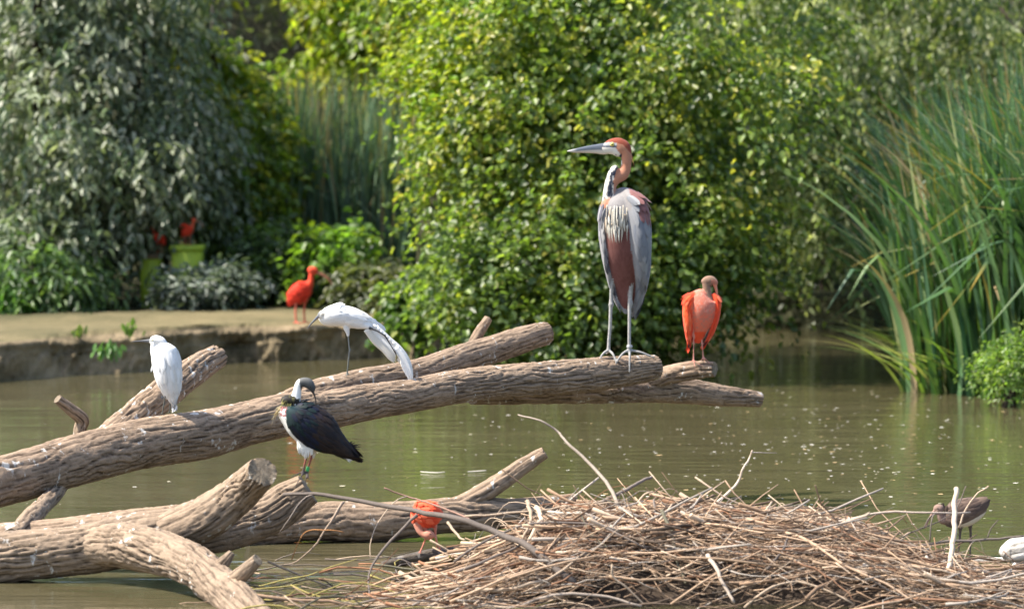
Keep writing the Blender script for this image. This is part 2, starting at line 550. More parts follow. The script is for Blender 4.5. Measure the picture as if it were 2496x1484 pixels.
# broad-leaved tree over the water in the middle
plant('broadleaf_tree', 'broad round-leaved tree overhanging the pond behind the tall grey heron', 'tree', G(1300, 835, 0.2),
      [sprays([(1440, 330, 37.6, 380, 300, 1.5), (1360, 120, 38.6, 340, 230, 1.7), (1620, 200, 38.6, 330, 280, 1.6), (1240, 480, 37.6, 165, 260, 1.2),
               (1360, -250, 39.5, 540, 330, 2.2), (1480, 560, 37.6, 380, 190, 1.4)], 6000, 13, 0.46, 0.072, 0.050, GR, (4, 4, 2, 2.4, 1.2), 0.75, 0.45, 0.65, 1, 0.35, 0.2, 0.5),
       sprays([(1330, 640, 37.2, 340, 160, 1.1), (1430, 760, 36.8, 170, 90, 0.8), (1720, 540, 37.6, 130, 80, 0.8), (1130, 690, 37.6, 110, 100, .8)], 1700, 12, 0.42, 0.076, 0.055,
              GR, (5, 2, 4, 0.5, 0.1), 0.6, 0.45, 0.7, 2, 0.35, 0.22, 0.4),
       sprays([(1210, 60, 38.2, 170, 220, 1.2), (1110, 330, 38.0, 60, 170, .6)], 900, 12, 0.44, 0.075, 0.052, [(0.28, 0.32, 0.035), (0.20, 0.27, 0.03), (0.13, 0.22, 0.03)], (3, 3, 2), 0.55, 0.5, 0.8, 3)],
      trunks=[[(1345, 845, 38.6, 22), (1372, 640, 38.5, 20), (1398, 520, 38.3, 19), (1402, 400, 38.2, 17), (1412, 200, 38.4, 15), (1425, 20, 38.6, 12), (1430, -250, 38.8, 8)],
              [(1372, 640, 38.5, 13), (1300, 480, 38.2, 10), (1200, 330, 38.2, 7), (1120, 200, 38.3, 5)],
              [(1255, 830, 38.8, 13), (1248, 680, 38.8, 12), (1262, 540, 38.8, 11), (1220, 300, 38.9, 9), (1160, 60, 39.0, 6)],
              [(1402, 400, 38.2, 9), (1500, 250, 38.2, 7), (1620, 120, 38.4, 5)],
              [(1398, 560, 38.3, 10), (1560, 520, 37.8, 6), (1760, 600, 37.7, 4)],
              [(1305, 840, 38.3, 9), (1312, 760, 38.2, 8), (1322, 700, 38.2, 7), (1350, 600, 38.3, 6)]])

# grey glossy-leaved shrub on the left
GREY = [(0.19, 0.225, 0.135), (0.25, 0.275, 0.185), (0.125, 0.17, 0.085), (0.36, 0.37, 0.28)]
plant('greyleaf_shrub', 'tall shrub with drooping grey-green glossy leaves rising from the muddy bank', 'shrub', G(200, 728, ZB),
      [sprays([(120, 330, 43.2, 260, 330, 1.3), (330, 330, 43.4, 210, 300, 1.2), (420, 390, 43.4, 110, 130, 0.8), (60, 560, 42.6, 200, 140, 0.9), (200, -100, 44.0, 330, 250, 1.6), (-330, 330, 44.0, 230, 380, 1.0),
               (165, 540, 42.8, 105, 100, .7)],
              3500, 11, 0.36, 0.115, 0.046, GREY, (4, 3, 3, 1.1), 1.15, 0.5, 0.55, 5)], mat=M_LEAFG,
      trunks=[[(250, 735, 43.6, 14), (230, 500, 43.7, 13), (215, 240, 43.6, 12), (208, 60, 43.5, 10), (200, -150, 43.5, 7)],
              [(110, 735, 43.8, 12), (95, 400, 43.8, 12), (92, 120, 43.0, 13), (88, -120, 43.0, 11)],
              [(395, 735, 43.6, 9), (405, 640, 43.6, 9), (400, 540, 43.7, 8), (380, 300, 43.7, 6)],
              [(230, 500, 43.7, 7), (330, 250, 43.2, 5), (360, 60, 43.2, 3)]])
# yellow-green tree behind it
YG = [(0.30, 0.32, 0.035), (0.20, 0.27, 0.03), (0.12, 0.20, 0.028), (0.38, 0.34, 0.05)]
plant('yellow_green_tree', 'sunlit yellow-green sapling between the grey shrub and the back reeds', 'tree', G(590, 715, ZB),
      [sprays([(500, 90, 45.2, 75, 170, 0.7), (470, 250, 45.0, 90, 130, .7), (600, 330, 45.0, 100, 110, 0.7), (630, 420, 44.8, 50, 80, .6), (560, 200, 45.4, 60, 130, .5)], 620, 10, 0.32, 0.10, 0.06, YG, (3, 3, 3, .8), 0.7, 0.4, 0.8, 6),
       sprays([(560, 470, 44.8, 130, 150, 0.8), (600, 600, 44.6, 120, 90, 0.6), (520, 560, 44.6, 70, 130, .5)], 520, 10, 0.3, 0.095, 0.055, [(0.10, 0.16, 0.045), (0.15, 0.22, 0.05), (0.27, 0.31, 0.05)], (4, 3, 1.6), 0.8, 0.4, 0.8, 7)],
      trunks=[[(590, 720, 45.2, 9), (570, 500, 45.2, 8), (540, 250, 45.2, 7), (505, 60, 45.2, 5), (490, -60, 45.2, 3)],
              [(570, 500, 45.2, 5), (620, 380, 45.0, 3), (650, 330, 44.9, 2)]])
# high bright tree behind the back reeds
plant('lime_tree', 'tall tree with bright lime leaves spreading above the back reed bed', 'tree', G(950, 720, ZB),
      [sprays([(920, 90, 48.2, 150, 110, 1.0), (850, 0, 48.2, 90, 80, .7), (1000, 200, 48.0, 140, 120, 0.9), (1000, -170, 48.5, 360, 190, 1.6), (760, 150, 48.0, 40, 50, .4)], 950, 10, 0.4, 0.115, 0.075, YG, (4, 4, 2, 0.6), 0.6, 0.4, 0.8, 8)],
      trunks=[[(960, 730, 48.6, 14), (955, 400, 48.6, 12), (930, 150, 48.5, 10), (900, -200, 48.5, 7)], [(940, 220, 48.5, 7), (840, 80, 48.3, 5), (770, 0, 48.3, 3)]])
# right tree with small pale leaves in hanging sprays
PALE = [(0.12, 0.17, 0.06), (0.22, 0.26, 0.12), (0.07, 0.11, 0.04), (0.34, 0.36, 0.20), (0.18, 0.26, 0.05)]
plant('pale_leaf_tree', 'dense tree with small pale leaves in hanging sprays over a dark shaded inlet', 'tree', G(2020, 780, 0.4),
      [sprays([(1990, 200, 44.5, 230, 210, 1.5), (2200, 120, 44.8, 240, 200, 1.6), (1900, 60, 44.0, 230, 170, 1.5), (2080, 370, 44.0, 210, 110, 1.0), (2350, 250, 45.0, 220, 220, 1.4), (1960, 450, 43.8, 110, 70, .8)],
              1900, 24, 0.62, 0.085, 0.037, PALE, (3, 4, 2, 2.6, 1.0), 1.4, 0.5, 0.5, 9, 0.18, 0.02),
       sprays([(2100, -200, 45.5, 620, 320, 2.4), (2150, 250, 46.2, 420, 380, 1.2), (1650, 60, 45.6, 330, 330, 1.3), (1650, -300, 45.6, 400, 260, 1.6), (2000, 60, 48.6, 520, 330, 1.4), (2000, -300, 48.6, 600, 250, 1.6)], 2700, 14, 0.42, 0.075, 0.035, PALE, (4, 2, 4, 0.5, 0.4), 1.0, 0.4, 0.6, 10),  # includes rear and overhead lobes added to keep light out of the inlet
       sprays([(1830, 460, 45.0, 110, 90, .8), (2120, 470, 43.9, 100, 40, .6), (1980, 490, 44.2, 140, 36, .6)], 300, 14, 0.36, 0.06, 0.028, PALE, (4, 2, 4, 0.8, 0.2), 1.3, 0.4, 0.6, 12)],
      trunks=[[(2010, 800, 46.5, 15), (2020, 600, 46.3, 14), (2060, 300, 46.0, 12), (2100, 0, 45.8, 10), (2110, -250, 45.8, 7)],
              [(2030, 500, 46.2, 8), (1950, 250, 45.4, 6), (1900, 80, 44.8, 4)], [(2060, 300, 46.0, 8), (2220, 150, 45.4, 6), (2350, 100, 45.2, 4)],
              [(1770, 805, 46.3, 8), (1772, 700, 46.3, 7), (1790, 560, 46.2, 6)],
              [(2440, 20, 44.4, 5), (2470, 60, 44.2, 4), (2540, 110, 44.0, 3)]])

# low shrubs along the bank
def low(name, label, ells, n, L0, W0, cols, wts, seed, mat=None, ZB=ZB, per=9, ln=0.22, droop=0.6, up=0.8, group=None, stems=None):
    e = ells[0]
    base = P(e[0], e[1] + e[4], e[2]); base.z = ZB - 0.02
    root = thing(name, base, label, 'shrub', group)
    arr = sprays(ells, n, per, ln, L0, W0, cols, wts, droop, 0.3, up, seed, 0.35, 0.6, 0.06)
    link('foliage', leaf_mesh('foliage', *arr), mat or M_LEAF, root, kind='stuff')
    mb = MB()
    for k in range(7):
        a = P(e[0] + random.uniform(-.3, .3) * e[3], e[1] + e[4], e[2] + random.uniform(-.2, .2)); a.z = ZB - 0.03
        b = P(e[0] + random.uniform(-.9, .9) * e[3], e[1] - random.uniform(0, .8) * e[4], e[2] + random.uniform(-.3, .3))
        m_ = (a + b) / 2 + Vector((random.uniform(-.1, .1), 0, 0.08))
        mb.add(*tube(catmull([a, m_, b], 6), np.linspace(0.012, 0.004, 6), 5))
    link('stem', mb.mesh('stem'), M_TRUNK, root)
    return root
low('fern_bush', 'fresh green ferny bush at the left end of the bank', [(110, 655, 41.9, 120, 70, .5), (190, 690, 41.9, 60, 40, .3), (30, 640, 42.2, 60, 60, .4)], 420, 0.11, 0.032,
    [(0.12, 0.20, 0.075), (0.16, 0.25, 0.08), (0.09, 0.15, 0.07)], (4, 2, 3), 21, None, ZB, 12, 0.3, 0.9)
low('fern_bush', 'bright green leafy clump beneath the ferny bush at the water side', [(5, 700, 41.6, 40, 32, .3)], 90, 0.10, 0.035, [(0.12, 0.25, 0.05), (0.09, 0.19, 0.04)], (1, 1), 22, None, ZB, 11, 0.25, 0.8)
low('silver_shrub', 'low silvery-leaved shrub in front of the lime green planters', [(485, 700, 42.2, 100, 32, .5), (545, 680, 42.4, 55, 35, .4), (420, 710, 42.1, 50, 25, .3)], 420, 0.095, 0.034,
    [(0.12, 0.15, 0.115), (0.18, 0.21, 0.17), (0.07, 0.10, 0.065), (0.26, 0.28, 0.25)], (4, 3, 3, 1), 23, M_LEAFG, ZB, 10, 0.24, 0.5, 0.7)
low('bank_shrub', 'mid-green shrub behind the lone red ibis on the mud', [(690, 640, 43.4, 120, 85, .6), (800, 690, 43.2, 90, 55, .5), (640, 690, 43.2, 70, 50, .4)], 520, 0.085, 0.05,
    [(0.07, 0.12, 0.045), (0.10, 0.16, 0.05), (0.05, 0.085, 0.03)], (4, 3, 3), 24)
low('bank_shrub', 'sunlit light-green shrub with big leaves before the back reeds', [(800, 590, 42.9, 85, 30, .5), (860, 560, 42.8, 40, 16, .3), (745, 625, 43.0, 55, 32, .4)], 120, 0.11, 0.07,
    [(0.14, 0.25, 0.035), (0.20, 0.29, 0.035), (0.09, 0.16, 0.03)], (3, 2, 2), 25, None, ZB, 8, 0.3)
low('bank_shrub', 'dull olive shrub at the foot of the back reeds by the broad-leaved tree', [(900, 690, 42.4, 90, 50, .5), (980, 720, 41.8, 70, 45, .5)], 260, 0.08, 0.045,
    [(0.10, 0.12, 0.05), (0.14, 0.15, 0.07), (0.06, 0.08, 0.03)], (3, 2, 3), 26)
low('bank_shrub', 'leafy shrub trailing over the mud edge beneath the broad-leaved tree', [(1010, 760, 38.6, 70, 40, .4), (960, 800, 38.2, 30, 18, .2), (1060, 720, 38.8, 60, 40, .4)], 110, 0.10, 0.075,
    [(0.08, 0.15, 0.04), (0.06, 0.11, 0.035), (0.13, 0.2, 0.04)], (4, 3, 1.4), 27)
# small weeds hanging on the bank edge
def weed(label, px, py, Y, n, s, col, hang=0.0):
    b = P(px, py, Y)
    root = thing('bank_weed', b, label, 'weed')
    u = RNG.normal(size=(n, 3)) * np.array([1, .5, .55]) * s * 0.5
    c = np.array(b) + u
    d = nrm(u * np.array([1, 1, .6]) + RNG.normal(0, .03, (n, 3)) + np.array([0, -0.04, -hang]))
    nn = RNG.normal(0, .4, (n, 3)) + np.array([0, -.3, 1])
    link('leaf', leaf_mesh('leaf', c, d, nn, RNG.uniform(.05, .1, n), RNG.uniform(.02, .04, n), palette(n, [col], [1])), M_LEAF, root, kind='stuff')
    mb = MB()
    for k in range(5):
        q = b + Vector((random.uniform(-.7, .7) * s, 0.0, random.uniform(-.1, .4) * s))
        mb.add(*tube(catmull([b + Vector((0, 0.10, -0.03)), (b + q) / 2 + Vector((0, 0, .02)), q], 5), np.linspace(.006, .003, 5), 4))
    link('stem', mb.mesh('stem'), M_TRUNK, root)
weed('bright green weed clinging to the vertical mud face of the bank', 262, 846, 37.45, 60, 0.12, (0.12, 0.24, 0.06), 0.2)
weed('tiny weed sprouting on the sandy top edge of the bank', 318, 812, 38.05, 22, 0.10, (0.12, 0.22, 0.05), -0.3)
weed('thin olive weed on the sunlit top edge of the bank', 190, 818, 37.9, 16, 0.09, (0.14, 0.2, 0.05), -0.3)

# dark wood behind everything
def thicket():
    n = 15500
    x = RNG.uniform(-13, 12, n); y = RNG.uniform(50.0, 53.5, n)
    z = 0.4 + RNG.random(n) ** 1.1 * 4.8
    c = np.stack([x, y, z], 1)
    keep = vnoise(c * np.array([0.8, .5, .8]), 71) > -0.42
    c = c[keep]
    c = np.repeat(c, 4, 0) + RNG.normal(0, .18, (len(c) * 4, 3))
    k = len(c)
    cl = palette(k, [(0.09, 0.12, 0.045), (0.13, 0.17, 0.055), (0.06, 0.085, 0.035), (0.19, 0.22, 0.06)], (4, 3, 3, 1.2))
    me = leaf_mesh('background_wood', c, RNG.normal(size=(k, 3)) + np.array([0, -.2, -.5]), RNG.normal(0, .5, (k, 3)) + np.array([0, -.3, .8]), RNG.uniform(.12, .22, k), RNG.uniform(.07, .12, k), cl)
    link('background_wood', me, M_LEAF, kind='stuff', label='dark dense wood closing off the view behind the pond plants', category='wood')
thicket()
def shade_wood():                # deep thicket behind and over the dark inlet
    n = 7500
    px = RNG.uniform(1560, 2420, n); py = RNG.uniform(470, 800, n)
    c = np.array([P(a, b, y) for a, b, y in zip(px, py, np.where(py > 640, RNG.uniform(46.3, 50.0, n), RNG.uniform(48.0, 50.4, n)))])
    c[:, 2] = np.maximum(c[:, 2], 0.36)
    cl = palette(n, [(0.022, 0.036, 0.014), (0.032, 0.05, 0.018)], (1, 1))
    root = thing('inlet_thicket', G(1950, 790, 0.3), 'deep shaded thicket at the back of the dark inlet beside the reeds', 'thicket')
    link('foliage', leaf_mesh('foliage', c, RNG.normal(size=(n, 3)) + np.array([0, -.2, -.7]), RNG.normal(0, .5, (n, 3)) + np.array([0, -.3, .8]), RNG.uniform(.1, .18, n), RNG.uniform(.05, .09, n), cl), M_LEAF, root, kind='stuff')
shade_wood()

# ------------------------------------------------------------------ reeds
def blade_geo(h, w, lean, az, bend, kink=None, segs=9):
    """a reed leaf growing from the origin: lean/bend outward along azimuth az"""
    t = np.linspace(0, 1, segs)
    out = lean * t + bend * t ** 2.6
    zz = t - 0.30 * max(0, bend) * t ** 3.2
    if kink is not None:
        kt, ka = kink
        m_ = t > kt
        out = np.where(m_, np.interp(kt, t, out) + (t - kt) * math.cos(ka), out)
        zz = np.where(m_, np.interp(kt, t, zz) + (t - kt) * math.sin(ka), zz)
    c = np.stack([math.cos(az) * out, math.sin(az) * out, zz], 1) * h
    tw = az + math.pi / 2 + 0.9 * random.uniform(-1, 1) + t * random.uniform(-1, 1)
    sd = np.stack([np.cos(tw), np.sin(tw), 0 * tw], 1)
    wd = (w * np.clip(1.25 * (1 - t ** 2.2), 0.05, 1) * 0.5)[:, None]
    nn = nrm(np.cross(np.gradient(c, axis=0), sd))
    V = np.stack([c - sd * wd, c + nn * wd * 0.35, c + sd * wd], 1).reshape(-1, 3)
    F = []
    for i in range(segs - 1):
        a = i * 3
        F += [(a, a + 1, a + 4, a + 3), (a + 1, a + 2, a + 5, a + 4)]
    return V, F, t
def blade_cols(base, t, tipc=None, k=3):
    c = np.tile(base, (len(t), 1))
    if tipc is not None:
        f = sstep(0.72, 0.95, t)[:, None]
        c = c * (1 - f) + np.array(tipc) * f
    return np.repeat(c, k, 0)
REED = [(0.075, 0.15, 0.06), (0.10, 0.185, 0.07), (0.055, 0.12, 0.06), (0.14, 0.22, 0.08), (0.26, 0.29, 0.13)]
def reed_bed(name, label, spots, hrange, w, individual, group=None, lean=0.12, bend=0.35, cols=REED, wts=(4, 3, 3, 1.5, .5), out_az=None, hfun=None):
    root = thing(name, spots[0], label, 'reeds', group)
    order = sorted(range(len(spots)), key=lambda i: spots[i].y)
    single = set(order[:individual])
    mb = MB()
    for i, s in enumerate(spots):
        h = random.uniform(*hrange) * (hfun(s) if hfun else 1)
        az = random.uniform(0, 2 * math.pi) if out_az is None else random.gauss(out_az(s), 0.7)
        kink = (random.uniform(.55, .8), random.uniform(-1.1, .2)) if random.random() < 0.14 else None
        V, F, t = blade_geo(h, w * random.uniform(.7, 1.25), lean * random.uniform(0.1, 2.0), az, bend * random.random() ** 2 * 1.6, kink)
        base = np.array(cols[random.choices(range(len(cols)), wts)[0]]) * random.uniform(.75, 1.3)
        r = random.random()
        tip = (0.42, 0.30, 0.06) if r < 0.12 else (0.34, 0.24, 0.13) if r < 0.2 else None
        if random.random() < 0.035:
            base = np.array((0.36, 0.27, 0.15))
        C = blade_cols(base, t, tip)
        if i in single:
            link('blade', mesh_np('blade', V, F, C), M_REED, root, loc=s - root.location)
        else:
            mb.add(V + np.array(s), F, C)
    if mb.n:
        link('blade_mass', mb.mesh('blade_mass', False), M_REED, root, kind='stuff')
    return root
spots = []
while len(spots) < 1900:         # the clump at the right edge of the pond
    a = random.random(); px = 2200 + 600 * a ** 0.9
    s = G(px, 925 + 0.08 * (px - 2200) + random.uniform(-75, 30), 0)
    s.z = -0.05
    spots.append(s)
reed_bed('reed_clump', 'tall green cattail reeds growing out of the water beside the dark inlet', spots, (0.70, 1.05), 0.060, 280, None, 0.10, 0.30,
         out_az=lambda s: math.pi + random.uniform(-.4, .6) if (s.x < 3.6 or random.random() < .45) else random.uniform(0, 6.28), hfun=lambda s: float(np.interp(s.x, [3.2, 3.6, 4.1, 4.6], [1.5, 2.2, 2.75, 2.9])))
# low flattened leaves at its foot
root = thing('flattened_reeds', G(2330, 968, 0), 'pale yellow-green flattened reed leaves lying on the water at the foot of the tall reeds', 'reeds')
for k in range(130):
    s = G(random.uniform(2200, 2520), random.uniform(905, 962), 0); s.z = 0.0
    V, F, t = blade_geo(random.uniform(.5, 1.0), 0.03, 0.5, math.pi * 1.15 + random.gauss(0, .5), random.uniform(0.4, 1.0))
    V[:, 2] *= 0.75
    link('blade', mesh_np('blade', V, F, blade_cols(np.array(random.choice([(0.28, 0.33, 0.09), (0.20, 0.29, 0.07), (0.36, 0.36, 0.14), (0.12, 0.2, 0.05)])) * random.uniform(.8, 1.2), t)), M_REED, root, loc=s - root.location)
low('marsh_weed', 'fine-leaved light green weed against the foot of the tall reeds', [(2455, 900, 34.2, 60, 55, .35), (2500, 850, 34.3, 60, 50, .3)], 260, 0.045, 0.02, [(0.16, 0.26, 0.06), (0.22, 0.3, 0.08), (0.10, 0.18, 0.04)], (3, 2, 2), 29, None, 0.0, 10, 0.2)
spots = [Vector((P(random.uniform(640, 1010), 500, 46.4).x, random.uniform(45.0, 47.0), ZB - .05)) for _ in range(1100)]
reed_bed('reed_bed', 'bluish green reed bed standing on the bank behind the shrubs', spots, (1.7, 2.55), 0.032, 0, None, 0.07, 0.10,
         [(0.11, 0.18, 0.11), (0.14, 0.22, 0.13), (0.08, 0.13, 0.08), (0.28, 0.30, 0.18)], (4, 3, 3, .9))
# ------------------------------------------------------------------ logs
def log_mesh(name, spec, seed=0, bark=0.012, step=0.0072, lump=0.07, cut0=True, cut1=True, rough_end=0.5):
    """spec: (px, py, distance, radius_px) along the axis"""
    pts = np.array([list(P(a, b, Y)) + [r * mpp(Y)] for a, b, Y, r in spec])
    ln = np.sum(np.linalg.norm(np.diff(pts[:, :3], axis=0), axis=1))
    n = max(12, int(ln / step))
    cc = catmull(pts, n)
    c, R = cc[:, :3], np.maximum(cc[:, 3], 0.004)
    c = c + np.stack([vnoise(c * 2.2, seed + 1), vnoise(c * 2.2, seed + 2), vnoise(c * 2.2, seed + 3)], 1) * R[:, None] * 0.12
    t, u, b = frames(c)
    m = int(max(16, 2 * math.pi * R.mean() / step))
    th = np.arange(m) * 2 * math.pi / m
    s = np.concatenate([[0], np.cumsum(np.linalg.norm(np.diff(c, axis=0), axis=1))])
    Rm = R.mean()
    S, T = np.meshgrid(s, th, indexing='ij')
    tw = S * 0.5
    base = np.stack([np.cos(T + tw) * Rm, np.sin(T + tw) * Rm, S], -1).reshape(-1, 3)
    warp = vnoise(base * np.array([14, 14, 5]), seed + 11)[:, None] * np.array([0.012, 0.012, 0.0])
    q = base + warp
    n1 = vnoise(q * np.array([34, 34, 6.0]), seed + 21)
    n2 = vnoise(q * np.array([80, 80, 17.0]), seed + 22)
    n3 = vnoise(q * np.array([130, 130, 26.0]), seed + 23)
    k1 = max(5, round(2 * math.pi * Rm / 0.036)); k2 = max(9, round(2 * math.pi * Rm / 0.017))
    TT = T.ravel() + tw.ravel() * 0.5
    wv = vnoise(base * np.array([9, 9, 4.5]), seed + 61) * 2.4 + vnoise(base * np.array([20, 20, 11.0]), seed + 62) * 1.3
    g1 = np.abs(np.sin(TT * k1 * 0.5 + wv)); g1 = np.where(vnoise(q * np.array([26, 26, 5.0]), seed + 63) > 0.28, 1, g1)
    wv2 = vnoise(base * np.array([18, 18, 8.0]), seed + 64) * 2.6
    g2 = np.abs(np.sin(TT * k2 * 0.5 + wv2 + wv * .6)); g2 = np.where(vnoise(q * np.array([40, 40, 9.0]), seed + 65) > 0.2, 1, g2)
    f1 = sstep(0.0, 0.62, g1) * (0.55 + .45 * sstep(0.0, 0.2, np.abs(n1))); f2 = sstep(0.0, 0.7, g2) * (0.7 + .3 * sstep(0.0, .25, np.abs(n2)))
    patch = sstep(-0.35, 0.25, vnoise(base * np.array([5, 5, 2.2]), seed + 25))       # where bark has worn smooth
    big = vnoise(base * np.array([7, 7, 3.0]), seed + 26) * lump + vnoise(base * np.array([16, 16, 7]), seed + 27) * lump * .5
    depth = 2.1 * bark * (0.35 + 0.65 * patch)
    disp = big.reshape(S.shape) * R[:, None] + (depth * (0.62 * f1 + 0.30 * f2 - 0.75) + 0.22 * bark * n3).reshape(S.shape)
    rr = R[:, None] + disp
    # ragged, slightly domed cut ends
    v = c[:, None, :] + rr[:, :, None] * (np.cos(th)[None, :, None] * u[:, None, :] + np.sin(th)[None, :, None] * b[:, None, :])
    rag = vnoise(np.stack([np.cos(th) * 3, np.sin(th) * 3, 0 * th], 1), seed + 31) + 0.5 * vnoise(np.stack([np.cos(th) * 9, np.sin(th) * 9, 0 * th], 1), seed + 32)
    k = max(2, int(0.05 / step))
    for e, sg in ((0, -1), (-1, 1)):
        for j in range(k):
            i = j if e == 0 else n - 1 - j
            w = (1 - j / k)
            v[i] += (t[e] * sg)[None, :] * (rag * R[e] * 0.10 * rough_end * w)[:, None]
    verts = v.reshape(-1, 3)
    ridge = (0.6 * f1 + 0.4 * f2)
    cut = np.zeros(len(verts))
    faces = tube_faces(n, m, caps=False)
    V, RG, CT = [verts], [ridge], [cut]
    cnt = len(verts)
    for e, i0 in ((0, 0), (1, (n - 1) * m)):
        ring = verts[i0:i0 + m]
        cen = ring.mean(0)
        d = t[0] * -1 if e == 0 else t[-1]
        prev = [i0 + j for j in range(m)]
        for fr in (0.985, 0.8, 0.55, 0.3, 0.08):
            dv = ring - cen; rl_ = np.linalg.norm(dv, axis=1, keepdims=True); bl = min(1.0, (0.985 - fr) * 4)
            dv = dv / rl_ * (rl_ * (1 - bl) + rl_.mean() * bl) - d[None, :] * (np.sum(dv * d, 1, keepdims=True) * bl)
            a = cen + dv * fr + d[None, :] * (R[0 if e == 0 else -1] * 0.02 * (vnoise((cen + dv * fr) * 22, seed + 41)))[:, None]
            V.append(a); RG.append(np.full(m, .4)); CT.append(np.full(m, 1.0 if fr < .95 else .6))
            cur = [cnt + j for j in range(m)]
            cnt += m
            for j in range(m):
                q_ = (prev[j], prev[(j + 1) % m], cur[(j + 1) % m], cur[j])
                faces.append(q_ if e == 1 else q_[::-1])
            prev = cur
        faces.append(tuple(prev) if e == 1 else tuple(prev[::-1]))
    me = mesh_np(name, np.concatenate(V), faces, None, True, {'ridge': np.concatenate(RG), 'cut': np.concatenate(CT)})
    return me
def log(name, spec, parent, mat=None, **kw):
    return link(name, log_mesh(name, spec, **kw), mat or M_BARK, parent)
def ylog(x):
    return 23.2 + 0.001875 * x

# the long leaning fallen tree
T = thing('fallen_tree', P(0, 1170, 23.2), 'long grey-brown fallen tree leaning up out of the pond, grey heron at its end', 'fallen tree')
tr = [(-260, 1228, 66), (-120, 1202, 65), (0, 1170, 63), (200, 1115, 62), (400, 1070, 60), (560, 1042, 57), (700, 1013, 51), (850, 989, 44), (1000, 965, 41), (1150, 941, 40), (1300, 925, 41),
      (1450, 909, 41), (1540, 899, 36), (1600, 893, 29)]
log('trunk', [(a, b, ylog(a), r) for a, b, r in tr], T, seed=100)
log('branch', [(690, 1005, 24.75, 44), (770, 967, 25.0, 42), (850, 945, 25.15, 38), (1000, 912, 25.5, 35), (1150, 868, 25.9, 36), (1250, 836, 26.15, 33), (1332, 812, 26.35, 28)], T, seed=200)
log('branch', [(1150, 958, 25.75, 26), (1300, 952, 26.1, 31), (1500, 950, 26.4, 33), (1650, 951, 26.65, 31), (1750, 962, 26.8, 27), (1852, 973, 26.95, 17)], T, seed=300, mat=M_BARK)
log('branch', [(1560, 938, 26.5, 20), (1640, 912, 26.5, 22), (1700, 901, 26.45, 21), (1742, 899, 26.4, 17)], T, seed=350)
log('branch', [(240, 1096, 23.75, 40), (330, 1012, 24.05, 39), (400, 958, 24.3, 39), (470, 905, 24.5, 36), (532, 868, 24.7, 28)], T, seed=400, rough_end=1.3)
log('branch_stub', [(1140, 865, 26.1, 14), (1162, 820, 26.15, 13), (1190, 776, 26.2, 10)], T, seed=450, bark=.006)
# the prop between the two logs
pr = thing('dead_branch', P(45, 1295, 22.5), 'forked grey branch standing on the lower log and propping the long fallen tree', 'branch')
log('stem', [(30, 1310, 22.5, 24), (75, 1262, 22.8, 23), (110, 1225, 23.1, 20), (150, 1180, 23.5, 19), (185, 1100, 23.95, 17), (196, 1045, 24.0, 16), (200, 1022, 24.0, 17), (172, 997, 23.95, 15), (140, 972, 23.9, 12)], pr, seed=480, bark=.007, mat=M_BARK2)

# the lower log with two cut stubs
T = thing('fallen_log', P(0, 1352, 22.2), 'thick pale log in the water with cut stubs and a bird on its stub', 'log')
log('trunk', [(-220, 1385, 22.3, 66), (-100, 1368, 22.25, 66), (0, 1352, 22.2, 64), (150, 1337, 22.2, 62), (300, 1318, 22.2, 62), (400, 1306, 22.2, 60), (490, 1297, 22.3, 56), (570, 1286, 22.4, 50), (650, 1256, 22.45, 48),
              (705, 1222, 22.5, 49), (752, 1190, 22.5, 38)], T, seed=500, mat=M_BARK2, bark=.013)
log('branch', [(420, 1300, 22.1, 52), (500, 1262, 22.0, 52), (560, 1222, 21.97, 48), (602, 1184, 21.9, 44), (640, 1148, 21.72, 38)], T, seed=540, mat=M_BARK2, rough_end=1.0)
log('branch', [(200, 1330, 22.2, 48), (300, 1332, 22.05, 54), (380, 1350, 21.85, 54), (470, 1382, 21.55, 50), (540, 1430, 21.25, 48), (590, 1476, 21.0, 50), (640, 1535, 20.8, 50), (680, 1600, 20.7, 46)], T, seed=580, mat=M_BARK2, bark=.017, lump=.12)
log('branch', [(-160, 1335, 22.75, 36), (0, 1312, 22.7, 36), (250, 1282, 22.6, 32), (400, 1262, 22.5, 28), (500, 1252, 22.45, 24)], T, seed=600)
log('branch_stub', [(560, 1420, 21.2, 20), (592, 1398, 21.1, 20), (628, 1364, 21.05, 15)], T, seed=620, mat=M_BARK2, bark=.006, rough_end=1.2)
log('branch_stub', [(520, 1395, 21.4, 24), (545, 1372, 21.35, 17), (566, 1346, 21.35, 8)], T, seed=630, mat=M_BARK2, bark=.006)

# the log lying in the water behind the nest
T = thing('fallen_log', P(800, 1268, 24.15), 'low brown log lying in the water between stubby log and twig nest', 'log')
log('trunk', [(600, 1300, 24.0, 40), (700, 1278, 24.05, 45), (800, 1266, 24.1, 49), (950, 1268, 24.15, 48), (1100, 1256, 24.25, 41), (1250, 1246, 24.4, 34), (1340, 1232, 24.5, 26), (1404, 1219, 24.55, 17)], T, seed=700)
log('branch', [(1080, 1246, 24.25, 26), (1150, 1216, 24.3, 24), (1220, 1174, 24.35, 21), (1280, 1132, 24.4, 19), (1328, 1102, 24.4, 15)], T, seed=740, bark=.008)

# dark wet log the red ibis stands on
T = thing('wet_log', G(1060, 1362, 0), 'dark wet sunken log under the wading red ibis beside the nest', 'log')
log('trunk', [(930, 1376, 22.85, 8), (990, 1364, 22.9, 13), (1060, 1354, 22.95, 17), (1130, 1350, 23.0, 18), (1230, 1346, 23.0, 16)], T, M_WETLOG, seed=760, bark=.005)

